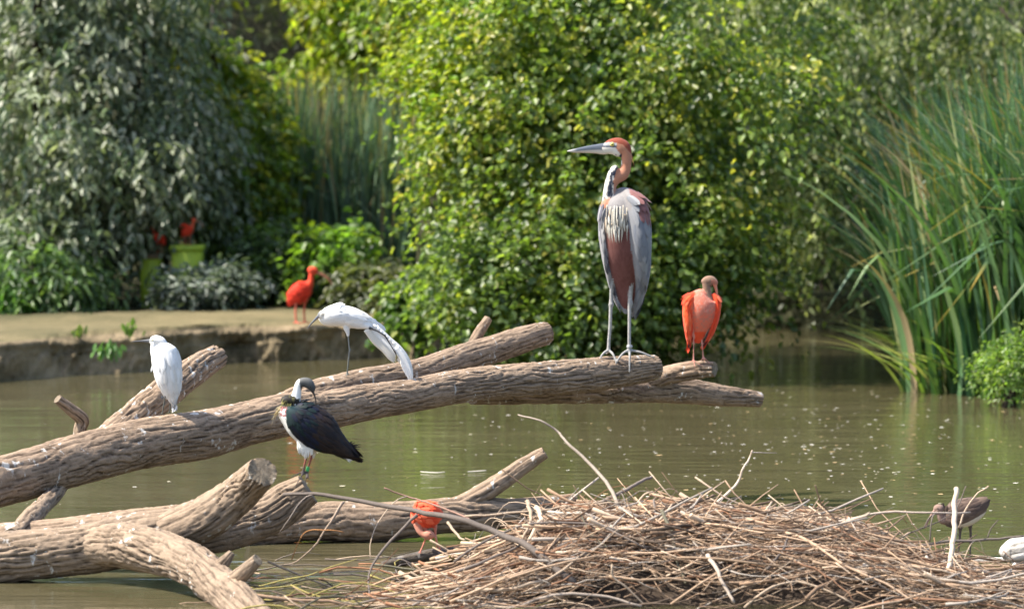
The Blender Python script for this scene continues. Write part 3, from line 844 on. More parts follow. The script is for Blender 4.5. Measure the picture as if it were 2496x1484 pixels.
# pale poles and driftwood by the right edge
def pole(label, spec, mat, seed, bark=.003):
    T = thing('driftwood_pole', P(*spec[0][:3]), label, 'driftwood')
    log('stem', spec, T, mat, seed=seed, bark=bark, lump=.05)
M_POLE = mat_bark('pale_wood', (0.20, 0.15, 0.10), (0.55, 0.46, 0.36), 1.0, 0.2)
pole('long straight pale pole lying flat behind the nest under the brown ibis', [(2240, 1367, 22.95, 5), (2350, 1366, 22.95, 6), (2500, 1362, 22.9, 7), (2650, 1360, 22.9, 7)], M_BLEACH, 800)
pole('thick smooth tan pole half buried in twigs below the brown ibis', [(2150, 1400, 22.2, 9), (2260, 1404, 22.15, 13), (2400, 1416, 22.1, 15), (2600, 1424, 22.1, 16)], M_POLE, 810)
pole('broad bleached plank-like pole lying lowest by the right edge of the nest', [(2270, 1432, 21.7, 9), (2380, 1436, 21.7, 14), (2520, 1444, 21.7, 16), (2650, 1446, 21.7, 16)], M_BLEACH, 820)
T = thing('driftwood_stump', P(2490, 1350, 22.4), 'rounded white bleached driftwood stump with dark specks at the right of the nest', 'driftwood')
log('trunk', [(2447, 1362, 22.4, 12), (2458, 1352, 22.4, 30), (2490, 1345, 22.4, 42), (2560, 1345, 22.45, 44), (2640, 1352, 22.5, 40)], T, M_BLEACH, seed=840, bark=.006, lump=.14)
log('branch_stub', [(2478, 1378, 22.25, 10), (2462, 1398, 22.2, 9), (2452, 1412, 22.15, 7)], T, M_BLEACH, seed=850, bark=.002)

# ------------------------------------------------------------------ the twig nest
NX0, NY0 = 1.05, 21.95
_cp = [(1000, 0.0), (1060, 0.015), (1150, .09), (1240, .27), (1330, .39), (1450, .44), (1560, .45), (1700, .43), (1850, .41), (2000, .385), (2080, .35), (2150, .29), (2230, .20), (2320, .12), (2420, .07), (2560, .04), (2750, .02)]
_cx = np.array([(a - CX) * 21.95 / FPX for a, b in _cp]); _cz = np.array([b for a, b in _cp])
def nest_h(x, y):
    zc = np.interp(x, _cx, _cz)
    dy = (y - NY0)
    k = np.where(dy < 0, dy / 1.0, dy / 1.15)
    return 0.87 * zc * np.sqrt(np.clip(1 - k * k, 0, 1)) ** 0.9
nest = thing('twig_nest', Vector((NX0, NY0, 0)), 'big heap of tangled brown twigs forming a nest in the water', 'nest')
def nest_core():
    gx = np.linspace(_cx[0], _cx[-1], 150); gy = np.linspace(NY0 - 1.05, NY0 + 1.2, 90)
    X, Y = np.meshgrid(gx, gy, indexing='ij')
    Z = nest_h(X, Y)
    p = np.stack([X, Y, Z], -1).reshape(-1, 3)
    # hollow under the overhanging front twigs
    hol = np.exp(-(((p[:, 0] - 1.05) / 0.85) ** 2)) * np.exp(-(((p[:, 1] - 21.12) / 0.30) ** 2))
    p[:, 2] = p[:, 2] * 0.84 - 0.05 - 0.16 * hol + vnoise(p * 14, 900) * 0.03 + vnoise(p * 35, 901) * 0.02
    n, m = X.shape
    idx = np.arange(n * m).reshape(n, m)
    F = np.stack([idx[:-1, :-1], idx[1:, :-1], idx[1:, 1:], idx[:-1, 1:]], -1).reshape(-1, 4)
    c = np.tile((0.075, 0.052, 0.035), (len(p), 1))
    link('packed_core', mesh_np('packed_core', p, F, c, True), M_TWIG, nest)
nest_core()
TW = [(0.34, 0.235, 0.155), (0.23, 0.15, 0.095), (0.42, 0.32, 0.23), (0.12, 0.085, 0.06), (0.30, 0.26, 0.22), (0.22, 0.12, 0.07)]
TWW = (4, 4, 2.5, 2, 1.5, 1)
def twig_line(n=7, curve=0.12, kinks=0.03):
    t = np.linspace(-.5, .5, n)
    a, b = random.gauss(0, curve), random.gauss(0, curve)
    ph = random.uniform(-.3, .3)
    c = np.stack([t, a * ((t - ph) ** 2 - .08) * 2.2, b * ((t - ph) ** 2 - .08) * 1.4], 1)
    c += np.array([[0, random.gauss(0, kinks), random.gauss(0, kinks)] for _ in range(n)]) * np.array([0, 1, .6])
    return c
def twig_place():
    x = random.uniform(_cx[1], _cx[-2])
    if random.random() < .72:
        x = random.gauss(1.05, 0.75)
    y = NY0 + random.choice([random.uniform(-1.0, .1), random.uniform(-.95, .75), random.gauss(-.75, .15)])
    if y < 21.45 and abs(x - 1.15) < .75 and random.random() < .8:
        return twig_place()
    z = float(nest_h(x, y))
    e = 0.04
    gx = float(nest_h(x + e, y) - nest_h(x - e, y)) / (2 * e)
    gy = float(nest_h(x, y + e) - nest_h(x, y - e)) / (2 * e)
    return x, y, z, max(-.5, min(.5, gx)), max(-.45, min(.45, gy))
def twig_matrix(x, y, z, gx, gy, ln, lift):
    yaw = random.gauss(0.0, 0.4) + (0.35 if random.random() < .4 else -0.12)
    yaw = max(-.75, min(.75, yaw))
    d = Vector((math.cos(yaw), math.sin(yaw), 0))
    hl = ln * .5
    za = max(0.0, float(nest_h(x - d.x * hl, y - d.y * hl))); zb = max(0.0, float(nest_h(x + d.x * hl, y + d.y * hl)))
    d.z = (zb - za) / max(.05, ln) * .8 + random.gauss(0, .035)
    z = z * .55 + (za + zb) * .225
    d.normalize()
    s = Vector((0, 0, 1)).cross(d).normalized()
    u = d.cross(s)
    roll = random.uniform(-.6, .6)
    s2 = s * math.cos(roll) + u * math.sin(roll); u2 = d.cross(s2)
    M = Matrix((d, s2, u2)).transposed().to_4x4()
    M.translation = Vector((x, y, max(z, 0.01) + lift))
    return M
variants = []
for k in range(48):              # shared meshes for the 300 single twigs, real lengths
    ln = random.uniform(.35, 1.05)
    r0 = random.choice([.004, .0055, .0075, .010]) * random.uniform(.8, 1.2)
    mb = MB()
    c = twig_line(8, 0.2, 0.012) * ln
    col = np.array(TW[random.choices(range(6), TWW)[0]]) * random.uniform(.85, 1.2)
    mb.add(*tube(c, np.linspace(r0, r0 * .45, 8), 6), col)
    if random.random() < .5:
        i = random.randint(3, 5)
        q = c[i] + np.array([.5, random.choice([-1, 1]) * .45, random.uniform(-.2, .4)]) * ln * random.uniform(.15, .35)
        mb.add(*tube(np.array([c[i], (c[i] + q) / 2 + [0, .004, .004], q]), [r0 * .6, r0 * .45, r0 * .3], 5), col)
    me = mb.mesh('twig'); me.materials.append(M_TWIG)
    variants.append((me, ln))
for k in range(292):
    x, y, z, gx, gy = twig_place()
    vm, vl = random.choice(variants)
    o = link('twig', vm, None, nest, loc=(0, 0, 0))
    o.matrix_local = Matrix.Translation(-Vector(nest.location)) @ twig_matrix(x, y, z, gx, gy, vl, random.uniform(0.005, .04))
mb = MB()
for k in range(3400):            # the smaller sticks below and between them
    x, y, z, gx, gy = twig_place()
    ln = random.choice([random.uniform(.12, .35), random.uniform(.2, .7)])
    r0 = random.uniform(.0016, .0045)
    c = twig_line(6, 0.24, 0.016) * ln
    M = np.array(twig_matrix(x, y, z, gx, gy, ln, random.uniform(-.05, .02)))
    c = c @ M[:3, :3].T + M[:3, 3]
    mb.add(*tube(c, np.linspace(r0, r0 * .5, 6), 4), np.array(TW[random.choices(range(6), TWW)[0]]) * random.uniform(.6, 1.15))
link('twig_litter', mb.mesh('twig_litter'), M_TWIG, nest, kind='stuff')
# thin arcs poking out of the top and hanging sticks at its left side
def px_twig(parent, pts, r0, r1, col, name='twig', n=14):
    c = catmull([list(P(*p)) for p in pts], n)
    c += np.stack([vnoise(c * 30, 61), vnoise(c * 30, 62), vnoise(c * 30, 63)], 1) * r0 * 0.7
    mb = MB(); mb.add(*tube(c, np.linspace(r0, r1, n), 7), col)
    return link(name, mb.mesh(name), M_TWIG, parent)
A5 = lambda x, y, Y: (780 + x * .36456, 1040 + y * .36456, Y)
A6 = lambda x, y, Y: (1625 + x * .34896, 1040 + y * .34896, Y)
GRY, TAN, RED, OLV = (0.165, 0.135, 0.115), (0.46, 0.35, 0.25), (0.27, 0.13, 0.07), (0.12, 0.11, 0.075)
for pts, r, col in [
    ([A5(900, 900, 21.3), A5(1050, 790, 21.3), A5(1250, 700, 21.4), A5(1400, 650, 21.4), A5(1600, 640, 21.4), A5(1800, 650, 21.4), A5(1950, 690, 21.3), A5(2180, 810, 21.2)], .007, GRY),
    ([A5(1390, 500, 21.8), A5(1410, 620, 21.6), A5(1350, 760, 21.5)], .011, TAN),
    ([A5(1450, 540, 21.7), A5(1480, 600, 21.6), A5(1460, 660, 21.5), A5(1380, 780, 21.4)], .014, TAN),
    ([A5(2280, 560, 21.5), A5(2350, 700, 21.4), A5(2380, 880, 21.2), A5(2450, 1050, 21.0)], .010, OLV),
    ([A5(1740, 570, 21.5), A5(1800, 700, 21.4), A5(1920, 805, 21.2)], .004, OLV),
    ([A5(2230, 490, 21.8), A5(2240, 600, 21.7), A5(2210, 800, 21.5)], .006, GRY),
    ([A5(2110, 520, 21.9), A5(2170, 450, 21.9), A5(2230, 428, 21.9)], .006, TAN),
    ([A5(970, 600, 21.8), A5(1200, 580, 21.8), A5(1500, 555, 21.8), A5(1700, 520, 21.8), A5(1900, 500, 21.8)], .006, TAN),
    ([A5(915, 970, 21.2), A5(1100, 900, 21.2), A5(1350, 790, 21.3)], .009, GRY),
    ([A5(850, 640, 22.0), A5(920, 720, 21.9), A5(970, 760, 21.8)], .008, TAN),
    ([A5(1950, 920, 20.95), A5(1960, 1000, 20.95), A5(2060, 1080, 20.95), A5(2200, 1220, 20.95)], .006, TAN),
    ([A5(1250, 1220, 20.9), A5(1450, 1150, 20.95), A5(1650, 1120, 20.95), A5(1900, 1130, 20.95), A5(2150, 1200, 20.9)], .010, (0.34, 0.28, 0.23)),
    ([A5(1000, 1215, 20.95), A5(1150, 1180, 20.95), A5(1220, 1185, 20.95), A5(1290, 1215, 20.9)], .012, (0.36, 0.3, 0.25)),
    ([A6(0, 570, 21.9), A6(250, 575, 21.9), A6(450, 600, 21.85), A6(600, 640, 21.8), A6(780, 700, 21.7)], .007, GRY),
    ([A6(600, 745, 21.6), A6(830, 700, 21.7), A6(1010, 705, 21.7)], .010, TAN),
    ([A6(1030, 765, 21.6), A6(1200, 690, 21.6), A6(1415, 605, 21.65)], .011, TAN),
    ([A6(1000, 700, 21.9), A6(1300, 640, 21.9), A6(1550, 595, 21.9), A6(1900, 600, 21.9), A6(2120, 600, 22.0)], .007, (0.33, 0.27, 0.22)),
    ([A6(1790, 830, 22.0), A6(2000, 795, 22.0), A6(2300, 785, 22.0), A6(2500, 755, 22.0)], .009, GRY),
    ([A6(0, 1040, 21.05), A6(200, 940, 21.1), A6(280, 860, 21.2), A6(420, 850, 21.3), A6(700, 860, 21.3)], .005, TAN),
    ([A6(280, 900, 21.1), A6(360, 1000, 21.0), A6(400, 1100, 20.95), A6(480, 1230, 20.9)], .012, (0.42, 0.34, 0.27)),
    ([A6(700, 990, 21.1), A6(800, 880, 21.2), A6(850, 760, 21.4)], .008, GRY),
    ([A6(540, 1260, 20.9), A6(700, 1140, 20.95), A6(880, 1075, 21.0), A6(1100, 1130, 20.95), A6(1300, 1230, 20.9)], .007, TAN),
    ([A6(830, 740, 21.5), A6(1000, 800, 21.3), A6(1250, 970, 21.1), A6(1500, 1080, 21.0), A6(1750, 1230, 20.9)], .008, (0.40, 0.28, 0.19)),
    ([A6(1350, 920, 21.6), A6(1550, 990, 21.4), A6(1700, 1100, 21.2), A6(1760, 1230, 21.0)], .008, TAN),
    ([A6(1230, 720, 21.9), A6(1330, 780, 21.7), A6(1330, 860, 21.6), A6(1360, 920, 21.5)], .009, TAN),
    ([A6(1620, 780, 22.0), A6(1750, 720, 22.0), A6(1900, 660, 22.2), A6(1990, 610, 22.2)], .004, GRY),
    ([A6(1800, 700, 22.1), A6(1850, 620, 22.1), A6(2000, 590, 22.2)], .004, GRY),
    ([A6(2040, 700, 22.2), A6(2100, 560, 22.2), A6(2170, 470, 22.2), A6(2250, 415, 22.2)], .005, TAN),
    ([A6(2020, 590, 22.3), A6(2060, 500, 22.3), A6(2090, 415, 22.3)], .004, GRY),
    ([A6(2240, 770, 22.1), A6(2270, 700, 22.1), A6(2315, 650, 22.1)], .004, GRY),
    ([A6(1840, 800, 22.0), A6(1850, 650, 22.0), A6(1880, 600, 22.1)], .004, GRY),
    ([A6(1540, 900, 21.8), A6(1570, 830, 21.8), A6(1590, 760, 21.8)], .005, TAN),
]:
    px_twig(nest, pts, r, r * .6, col)
for k in range(40):              # curled thin shoots above the heap
    x0 = random.uniform(1150, 2350)
    y0 = np.interp(x0, [1150, 1300, 1500, 1700, 2000, 2150, 2350], [1310, 1240, 1225, 1235, 1258, 1290, 1360]) + random.uniform(0, 40)
    Y = random.uniform(21.6, 22.4)
    w, h = random.choice([-1, 1]) * random.uniform(30, 170), random.uniform(8, 60)
    if random.random() < .35:
        w *= .5; h *= .8
    px_twig(nest, [(x0, y0, Y), (x0 + w * .35, y0 - h * .8, Y + .05), (x0 + w * .75, y0 - h, Y + .1), (x0 + w, y0 - h * random.uniform(.2, 1.1), Y + .1)], random.uniform(.002, .0038), .0015, random.choice([TAN, GRY, RED, TAN]), n=10)
# drift of thin sticks on the water left of the nest
drift = thing('twig_drift', G(1000, 1430, 0), 'loose drift of thin twigs floating on the water left of the nest', 'twigs')
for k in range(110):
    px, py = random.uniform(620, 1300), random.uniform(1362, 1500)
    if px < 900 and py < 1430 and random.random() < .7:
        continue
    s = G(px, py, 0.012)
    ln = random.uniform(.2, .8)
    c = twig_line(8, 0.3, 0.012) * ln
    yaw = random.gauss(0.25, .45)
    R_ = Matrix.Rotation(yaw, 3, 'Z') @ Matrix.Rotation(random.gauss(0, .06), 3, 'Y')
    c = c @ np.array(R_).T
    mb = MB(); mb.add(*tube(c, np.linspace(.006, .002, 8) * random.uniform(.5, 1.3), 5), np.array(random.choice([TAN, GRY, RED, OLV, (0.36, 0.3, .1)])) * random.uniform(.7, 1.1))
    link('twig', mb.mesh('twig'), M_TWIG, drift, loc=s - drift.location + Vector((0, 0, random.uniform(0, .03))))
# single dead branches leaning on the nest and logs
def branch(label, stems, group=None):
    T = thing('dead_branch', P(*stems[0][0][-1]), label, 'branch', group)
    for i, (pts, r0, r1, col) in enumerate(stems):
        px_twig(T, pts, r0, r1, col, 'stem' if i == 0 else 'side_twig', 26 if i == 0 else 12)
branch('long grey branch stretching from the stubby log across onto the twig nest', [
    ([(690, 1206, 22.3), (770, 1204, 22.2), (850, 1217, 22.1), (960, 1237, 21.9), (1050, 1253, 21.7), (1130, 1268, 21.5), (1210, 1298, 21.4), (1290, 1335, 21.2), (1400, 1422, 21.0)], .009, .019, GRY),
    ([A5(160, 500, 22.1), A5(90, 610, 22.1), A5(0, 730, 22.1)], .006, .003, GRY),
    ([A5(650, 590, 21.7), A5(540, 690, 21.7), A5(400, 850, 21.6), A5(320, 1000, 21.5), A5(340, 1190, 21.3)], .009, .004, GRY),
    ([A5(150, 505, 22.05), A5(80, 620, 22.0), A5(-40, 800, 22.0), A5(-160, 900, 22.1), A5(-260, 925, 22.1)], .006, .003, (0.36, .27, .2)),
    ([(770, 1204, 22.2), (740, 1215, 22.2), (700, 1270, 22.1), (682, 1300, 22.1)], .005, .002, GRY)])
branch('thin brown branch crossing above the back of the wading red ibis', [
    ([A5(430, 410, 22.7), A5(580, 465, 22.7), A5(720, 505, 22.6), A5(930, 585, 22.4), A5(1000, 620, 22.2)], .004, .006, (0.20, 0.12, 0.09)),
    ([A5(580, 465, 22.7), A5(500, 500, 22.6), A5(400, 620, 22.5), A5(340, 760, 22.3), A5(335, 890, 22.2)], .004, .002, TAN)])
branch('bare grey curved branch rising from the nest towards the pond', [
    ([(1262, 1010, 22.6), (1320, 1026, 22.5), (1360, 1052, 22.5), (1385, 1082, 22.4), (1440, 1132, 22.3), (1485, 1185, 22.1), (1510, 1240, 21.9)], .004, .011, (0.30, 0.25, 0.20))])
branch('short straight grey stick slanting out of the top of the nest', [([(1592, 1160, 22.3), (1550, 1180, 22.2), (1500, 1206, 22.1), (1440, 1240, 22.0)], .008, .011, GRY)])
branch('slim pale crooked shoot standing up from the middle of the nest', [
    ([(1833, 1097, 22.3), (1826, 1118, 22.3), (1812, 1140, 22.2), (1800, 1172, 22.2), (1770, 1205, 22.1), (1710, 1255, 22.0)], .0035, .008, (0.46, 0.37, 0.28)),
    ([(1833, 1102, 22.3), (1860, 1103, 22.3), (1893, 1103, 22.35)], .0025, .001, (0.5, 0.45, 0.4))])
branch('thick pale stake standing upright before the brown ibis', [
    ([(2333, 1188, 21.75), (2324, 1230, 21.7), (2326, 1284, 21.6), (2319, 1354, 21.5), (2311, 1406, 21.4), (2303, 1470, 21.25)], .013, .014, (0.50, 0.40, 0.30))])
branch('arched red-brown twig rising in front of the pale broken log', [
    ([A5(-190, 890, 22.0), A5(-130, 740, 22.0), A5(-60, 690, 22.0), A5(60, 690, 21.9), A5(160, 700, 21.9)], .003, .0025, (0.34, 0.16, 0.06))])

# pale flakes drifting on the water
def flakes():
    n = 620
    mb_v, mb_f, mb_c = [], [], []
    k = 0
    for i in range(n):
        r = random.random()
        if r < .55:
            px, py = random.gauss(2000, 330), random.gauss(1090, 90)
        elif r < .8:
            px, py = random.uniform(0, 2496), random.uniform(900, 1300)
        else:
            px, py = random.uniform(1100, 2496), random.uniform(1000, 1230)
        if py < 880:
            continue
        s = G(px, py, 0.004)
        if s.y > 37 and s.x < -0.6:
            continue
        a = random.choice([.004, .005, .007, .009]) * (1.25 if random.random() < .3 else .9)
        st = random.uniform(1, 2.4)
        m = 6
        ph = random.uniform(0, 6)
        for j in range(m):
            q = ph + j * 2 * math.pi / m
            rr = a * random.uniform(.6, 1.2)
            mb_v.append((s.x + math.cos(q) * rr * st, s.y + math.sin(q) * rr * 1.8, s.z))
            mb_c.append(random.choice([(0.75, 0.72, 0.62), (0.75, 0.72, 0.62), (0.6, 0.55, .4), (0.55, .4, .2)]) if j == 0 else mb_c[-1])
        mb_f.append(list(range(k, k + m))); k += m
    link('floating_flakes', mesh_np('floating_flakes', np.array(mb_v), mb_f, np.array(mb_c)), M_FLAKE, kind='stuff', label='tiny pale flakes of down and petals drifting on the pond', category='debris')
flakes()
for lab, pts, r in [('single pale feather floating beyond the branch above the nest', [(1025, 1150), (1060, 1152), (1085, 1151)], 4), ('second pale feather floating beside the first on open water', [(1140, 1150), (1170, 1148), (1186, 1147)], 4)]:
    q = [G(a, b, .006) for a, b in pts]
    cc = catmull([list(x) for x in q], 8)
    w = np.array([.2, .7, 1, 1, .9, .7, .4, .05]) * .008
    V = np.stack([cc - np.stack([0 * w, w, 0 * w], 1), cc + [0, 0, .006], cc + np.stack([0 * w, w, 0 * w], 1)], 1).reshape(-1, 3)
    F = []
    for i in range(7):
        F += [(i * 3, i * 3 + 1, i * 3 + 4, i * 3 + 3), (i * 3 + 1, i * 3 + 2, i * 3 + 5, i * 3 + 4)]
    link('floating_feather', mesh_np('floating_feather', V, F, np.tile((.35, .33, .27), (len(V), 1))), M_FLAKE, label=lab, category='feather')
# ------------------------------------------------------------------ birds
class Bird:
    """traced from a crop of the photograph: (cx, cy) crop pixels, dp = depth in crop pixels (negative = towards the camera)"""
    def __init__(s, name, label, category, crop, Y, foot, group=None):
        s.ox, s.oy, s.sc = crop
        s.Y = Y
        s.k = s.sc * mpp(Y)
        s.f = foot
        s.root = thing(name, P(s.ox + foot[0] * s.sc, s.oy + foot[1] * s.sc, Y), label, category, group)
        s.lofts = []
    def pt(s, cx, cy, dp=0):
        return np.array([(cx - s.f[0]) * s.k, dp * s.k, (s.f[1] - cy) * s.k])
    def crop(s, v):
        return s.f[0] + v[:, 0] / s.k, s.f[1] - v[:, 2] / s.k, v[:, 1] / s.k
    def loft(s, spec, part, m=28, n=None):
        """spec rows (cx, cy, dp, half width in the picture, half depth)"""
        rows = [(list(r) + [r[3]])[:5] if len(r) == 4 else list(r) for r in spec]
        p = np.array([list(s.pt(*r[:3])) + [r[3] * s.k, r[4] * s.k] for r in rows])
        n = n or max(10, len(p) * 7)
        cc = catmull(p, n)
        c = cc[:, :3]; a = np.maximum(cc[:, 3], 1e-4); b = np.maximum(cc[:, 4], 1e-4)
        t = nrm(np.gradient(c, axis=0))
        B = np.tile((0, -1.0, 0), (n, 1)); B = nrm(B - t * np.sum(B * t, 1, keepdims=True))
        Nn = np.cross(B, t)
        th = np.arange(m) * 2 * math.pi / m
        v = c[:, None] + np.cos(th)[None, :, None] * (Nn * a[:, None])[:, None] + np.sin(th)[None, :, None] * (B * b[:, None])[:, None]
        lf = dict(c=c, a=a, b=b, t=t, N=Nn, B=B, v=v.reshape(-1, 3), f=tube_faces(n, m), part=part, n=n)
        return lf
    def add(s, spec, part, m=28, n=None):
        lf = s.loft(spec, part, m, n)
        s.lofts.append(lf)
        return lf
    def surf(s, lf, u, ph, off=0.0):
        x = u * (lf['n'] - 1); i = int(min(max(x, 0), lf['n'] - 1.001)); f = x - i
        g = lambda k: lf[k][i] * (1 - f) + lf[k][i + 1] * f
        c, a, b, t, Nn, B = g('c'), g('a'), g('b'), g('t'), g('N'), g('B')
        nr = Nn * math.cos(ph) / max(a, 1e-4) + B * math.sin(ph) / max(b, 1e-4)
        nr = nr / np.linalg.norm(nr)
        p = c + Nn * math.cos(ph) * a + B * math.sin(ph) * b
        # downhill direction on the surface
        x2 = min(lf['n'] - 1.001, x + 0.6); j = int(x2); h = x2 - j
        g2 = lambda k: lf[k][j] * (1 - h) + lf[k][j + 1] * h
        p2 = g2('c') + g2('N') * math.cos(ph) * g2('a') + g2('B') * math.sin(ph) * g2('b')
        d = p2 - p
        d = d / max(np.linalg.norm(d), 1e-9)
        return p + nr * off, nr, d
    def body(s, voxel, colfn, mat, name='body', smooth=3):
        V = np.concatenate([l['v'] for l in s.lofts])
        F, off, ids = [], 0, []
        for l in s.lofts:
            F += [[i + off for i in q] for q in l['f']]
            off += len(l['v']); ids += [l['part']] * len(l['v'])
        me = mesh_np('tmp', V, F)
        o = bpy.data.objects.new('tmp', me); COL.objects.link(o)
        md = o.modifiers.new('r', 'REMESH'); md.mode = 'VOXEL'; md.voxel_size = voxel
        ms = o.modifiers.new('s', 'SMOOTH'); ms.factor = 0.5; ms.iterations = smooth
        dg = bpy.context.evaluated_depsgraph_get()
        ev = o.evaluated_get(dg)
        out = bpy.data.meshes.new_from_object(ev)
        bpy.data.objects.remove(o); bpy.data.meshes.remove(me)
        out.name = name
        for a in list(out.attributes):
            if a.name not in ('position', 'sharp_face') and not a.name.startswith('.'):
                try: out.attributes.remove(a)
                except Exception: pass
        kd = kdtree.KDTree(len(V))
        for i, v in enumerate(V):
            kd.insert(v, i)
        kd.balance()
        nv = len(out.vertices)
        co = np.zeros(nv * 3, np.float32); out.vertices.foreach_get('co', co); co = co.reshape(-1, 3)
        part = np.array([ids[kd.find(v)[1]] for v in co])
        cx, cy, dp = s.crop(co)
        cols = colfn(part, cx, cy, dp, co)
        set_cols(out, cols)
        out.polygons.foreach_set('use_smooth', np.ones(len(out.polygons), bool))
        return link(name, out, mat, s.root, loc=(0, 0, 0))
    def part(s, name, lofts, mat, col, parent=None):
        mb = MB()
        for lf in lofts:
            c = col(lf['v'], *s.crop(lf['v'])) if callable(col) else col
            mb.add(lf['v'], lf['f'], c)
        return link(name, mb.mesh(name), mat, parent or s.root, loc=(0, 0, 0))
    def ball(s, name, c, r, mat, col, parent=None):
        sp = [(c[0] + 0, c[1] - r * 1.0, c[2], r * .05), (c[0], c[1] - r * .8, c[2], r * .6), (c[0], c[1] - r * .4, c[2], r * .92), (c[0], c[1], c[2], r), (c[0], c[1] + r * .4, c[2], r * .92), (c[0], c[1] + r * .8, c[2], r * .6), (c[0], c[1] + r, c[2], r * .05)]
        return s.part(name, [s.loft(sp, 0, 14, 14)], mat, col, parent)

def feather(p, d, nr, Ln, W, curl=0.10, tipw=0.0, n=6):
    """a vane from p along d, facing nr"""
    d = d / np.linalg.norm(d)
    nr = nr - d * np.dot(nr, d); nr = nr / np.linalg.norm(nr)
    sd = np.cross(nr, d)
    t = np.linspace(0, 1, n)
    w = W * 0.5 * np.interp(t, [0, .15, .5, .82, .94, 1], [.35, .85, 1, .82, .5, tipw])
    c = p[None] + d[None] * (t * Ln)[:, None] - nr[None] * (curl * Ln * t ** 2)[:, None]
    V = np.stack([c - sd * w[:, None] - nr * w[:, None] * .22, c + nr * w[:, None] * .12, c + sd * w[:, None] - nr * w[:, None] * .22], 1).reshape(-1, 3)
    F = []
    for i in range(n - 1):
        a = i * 3
        F += [(a, a + 1, a + 4, a + 3), (a + 1, a + 2, a + 5, a + 4)]
    return V, F
def plumage(bird, name, lf, u0, u1, p0, p1, rows, cols, Ln, W, colfn, mat, off=0.6, jit=0.12, lift=0.10, parent=None, fan=0.0, keep=None):
    """overlapping feathers on a loft's surface, from its tail end forward"""
    mb = MB()
    for r in range(rows):
        u = u1 + (u0 - u1) * r / max(1, rows - 1)
        for q in range(cols):
            ph = p0 + (p1 - p0) * (q + (0.5 if r % 2 else 0) + random.gauss(0, jit)) / cols
            uu = u + random.gauss(0, jit) * abs(u1 - u0) / rows
            p, nr, d = bird.surf(lf, min(max(uu, .005), .985), math.radians(ph), off * bird.k * (1 + 0.25 * r))
            cxy = bird.crop(p[None])
            if keep and not keep(cxy[0][0], cxy[1][0]):
                continue
            d = d + nr * lift + np.cross(nr, d) * (random.gauss(0, .06) + fan * (q / cols - .5))
            l = (Ln(u, ph) if callable(Ln) else Ln) * bird.k * random.uniform(.85, 1.15)
            w = W * bird.k * random.uniform(.85, 1.15)
            V, F = feather(p, d, nr, l, w)
            x, y, z = bird.crop(V)
            base = colfn(u, ph, cxy[0][0], cxy[1][0])
            c = np.tile(np.array(base) * random.uniform(.92, 1.08), (len(V), 1))
            mb.add(V, F, c)
    return link(name, mb.mesh(name, True), mat, parent or bird.root, loc=(0, 0, 0))
def loose(bird, name, items, mat, parent=None):
    """single feathers/plumes: (points, half width px, colour)"""
    mb = MB()
    for pts, w, col in items:
        lf = bird.loft([(a, b, c, w * f, w * f * .45) for (a, b, c), f in zip(pts, np.interp(np.linspace(0, 1, len(pts)), [0, .3, .75, 1], [.7, 1, .8, .05]))], 0, 8, 4 * len(pts))
        mb.add(lf['v'], lf['f'], col)
    return link(name, mb.mesh(name), mat, parent or bird.root, loc=(0, 0, 0))
def mixc(a, b, f):
    f = np.clip(np.asarray(f, float), 0, 1)
    f = f[..., None] if f.ndim else f
    return np.array(a) * (1 - f) + np.array(b) * f
def leg(b, pts, toes, part, rad, toe_r):
    b.add([(x, y, d, r) for (x, y, d), r in zip(pts, rad)], part, 10)
    for tp in toes:
        n = len(tp)
        b.add([(x, y, d, toe_r * (1 - .45 * i / (n - 1))) for i, (x, y, d) in enumerate(tp)], part, 8)

# ---- grey and chestnut heron at the end of the leaning tree
H = Bird('heron', 'tall heron, chestnut head and grey wings, standing at the end of the leaning tree', 'heron', (1332.5, 312, .4204), 25.98, (440, 1300))
torso = H.add([(418, 352, 0, 26, 26), (430, 385, 5, 85, 80), (440, 430, 5, 118, 112), (447, 500, 2, 134, 135), (450, 580, -2, 140, 145), (452, 660, -2, 138, 140), (452, 740, 2, 126, 122), (455, 820, 12, 104, 95), (460, 900, 24, 78, 66), (463, 980, 34, 54, 42), (462, 1045, 40, 34, 22), (460, 1080, 42, 10, 8)], 1, 40)
H.add([(395, 66, 0, 4, 4), (392, 80, 0, 24, 22), (402, 104, 0, 48, 30), (420, 112, 0, 56, 34), (444, 118, 0, 46, 33), (458, 150, 0, 34, 30), (461, 190, 0, 30, 28), (456, 235, 2, 31, 28), (437, 268, -4, 36, 30), (405, 285, -16, 36, 32), (380, 308, -20, 35, 32), (366, 345, -14, 35, 34), (362, 390, -4, 40, 42), (372, 440, 4, 58, 60), (395, 500, 4, 80, 90), (410, 560, 0, 60, 80)], 2, 26, 90)
H.add([(300, 122, 0, 16, 12), (335, 118, 0, 31, 20), (375, 108, 0, 46, 28), (420, 102, 0, 47, 33), (455, 104, 0, 30, 28), (474, 108, 0, 12, 12)], 3, 22)   # head
H.add([(400, 214, -20, 5, 6), (396, 228, -20, 21, 22), (386, 260, -22, 31, 30), (372, 300, -20, 33, 30), (362, 350, -16, 33, 30)], 2, 18)      # front of the neck bend
wr = H.add([(455, 372, -20, 30, 40), (500, 420, -50, 56, 84), (521, 500, -74, 66, 100), (532, 600, -78, 67, 108), (541, 700, -68, 60, 104), (548, 800, -40, 50, 88), (548, 890, 5, 36, 60), (535, 980, 28, 24, 38), (510, 1070, 40, 6, 10)], 4, 30)
wl = H.add([(372, 400, 0, 25, 40), (340, 450, 0, 30, 70), (328, 540, 0, 26, 90), (330, 640, 0, 25, 90), (342, 740, 5, 22, 80), (360, 840, 15, 18, 55), (385, 930, 30, 18, 36), (415, 1040, 42, 6, 10)], 5, 26)
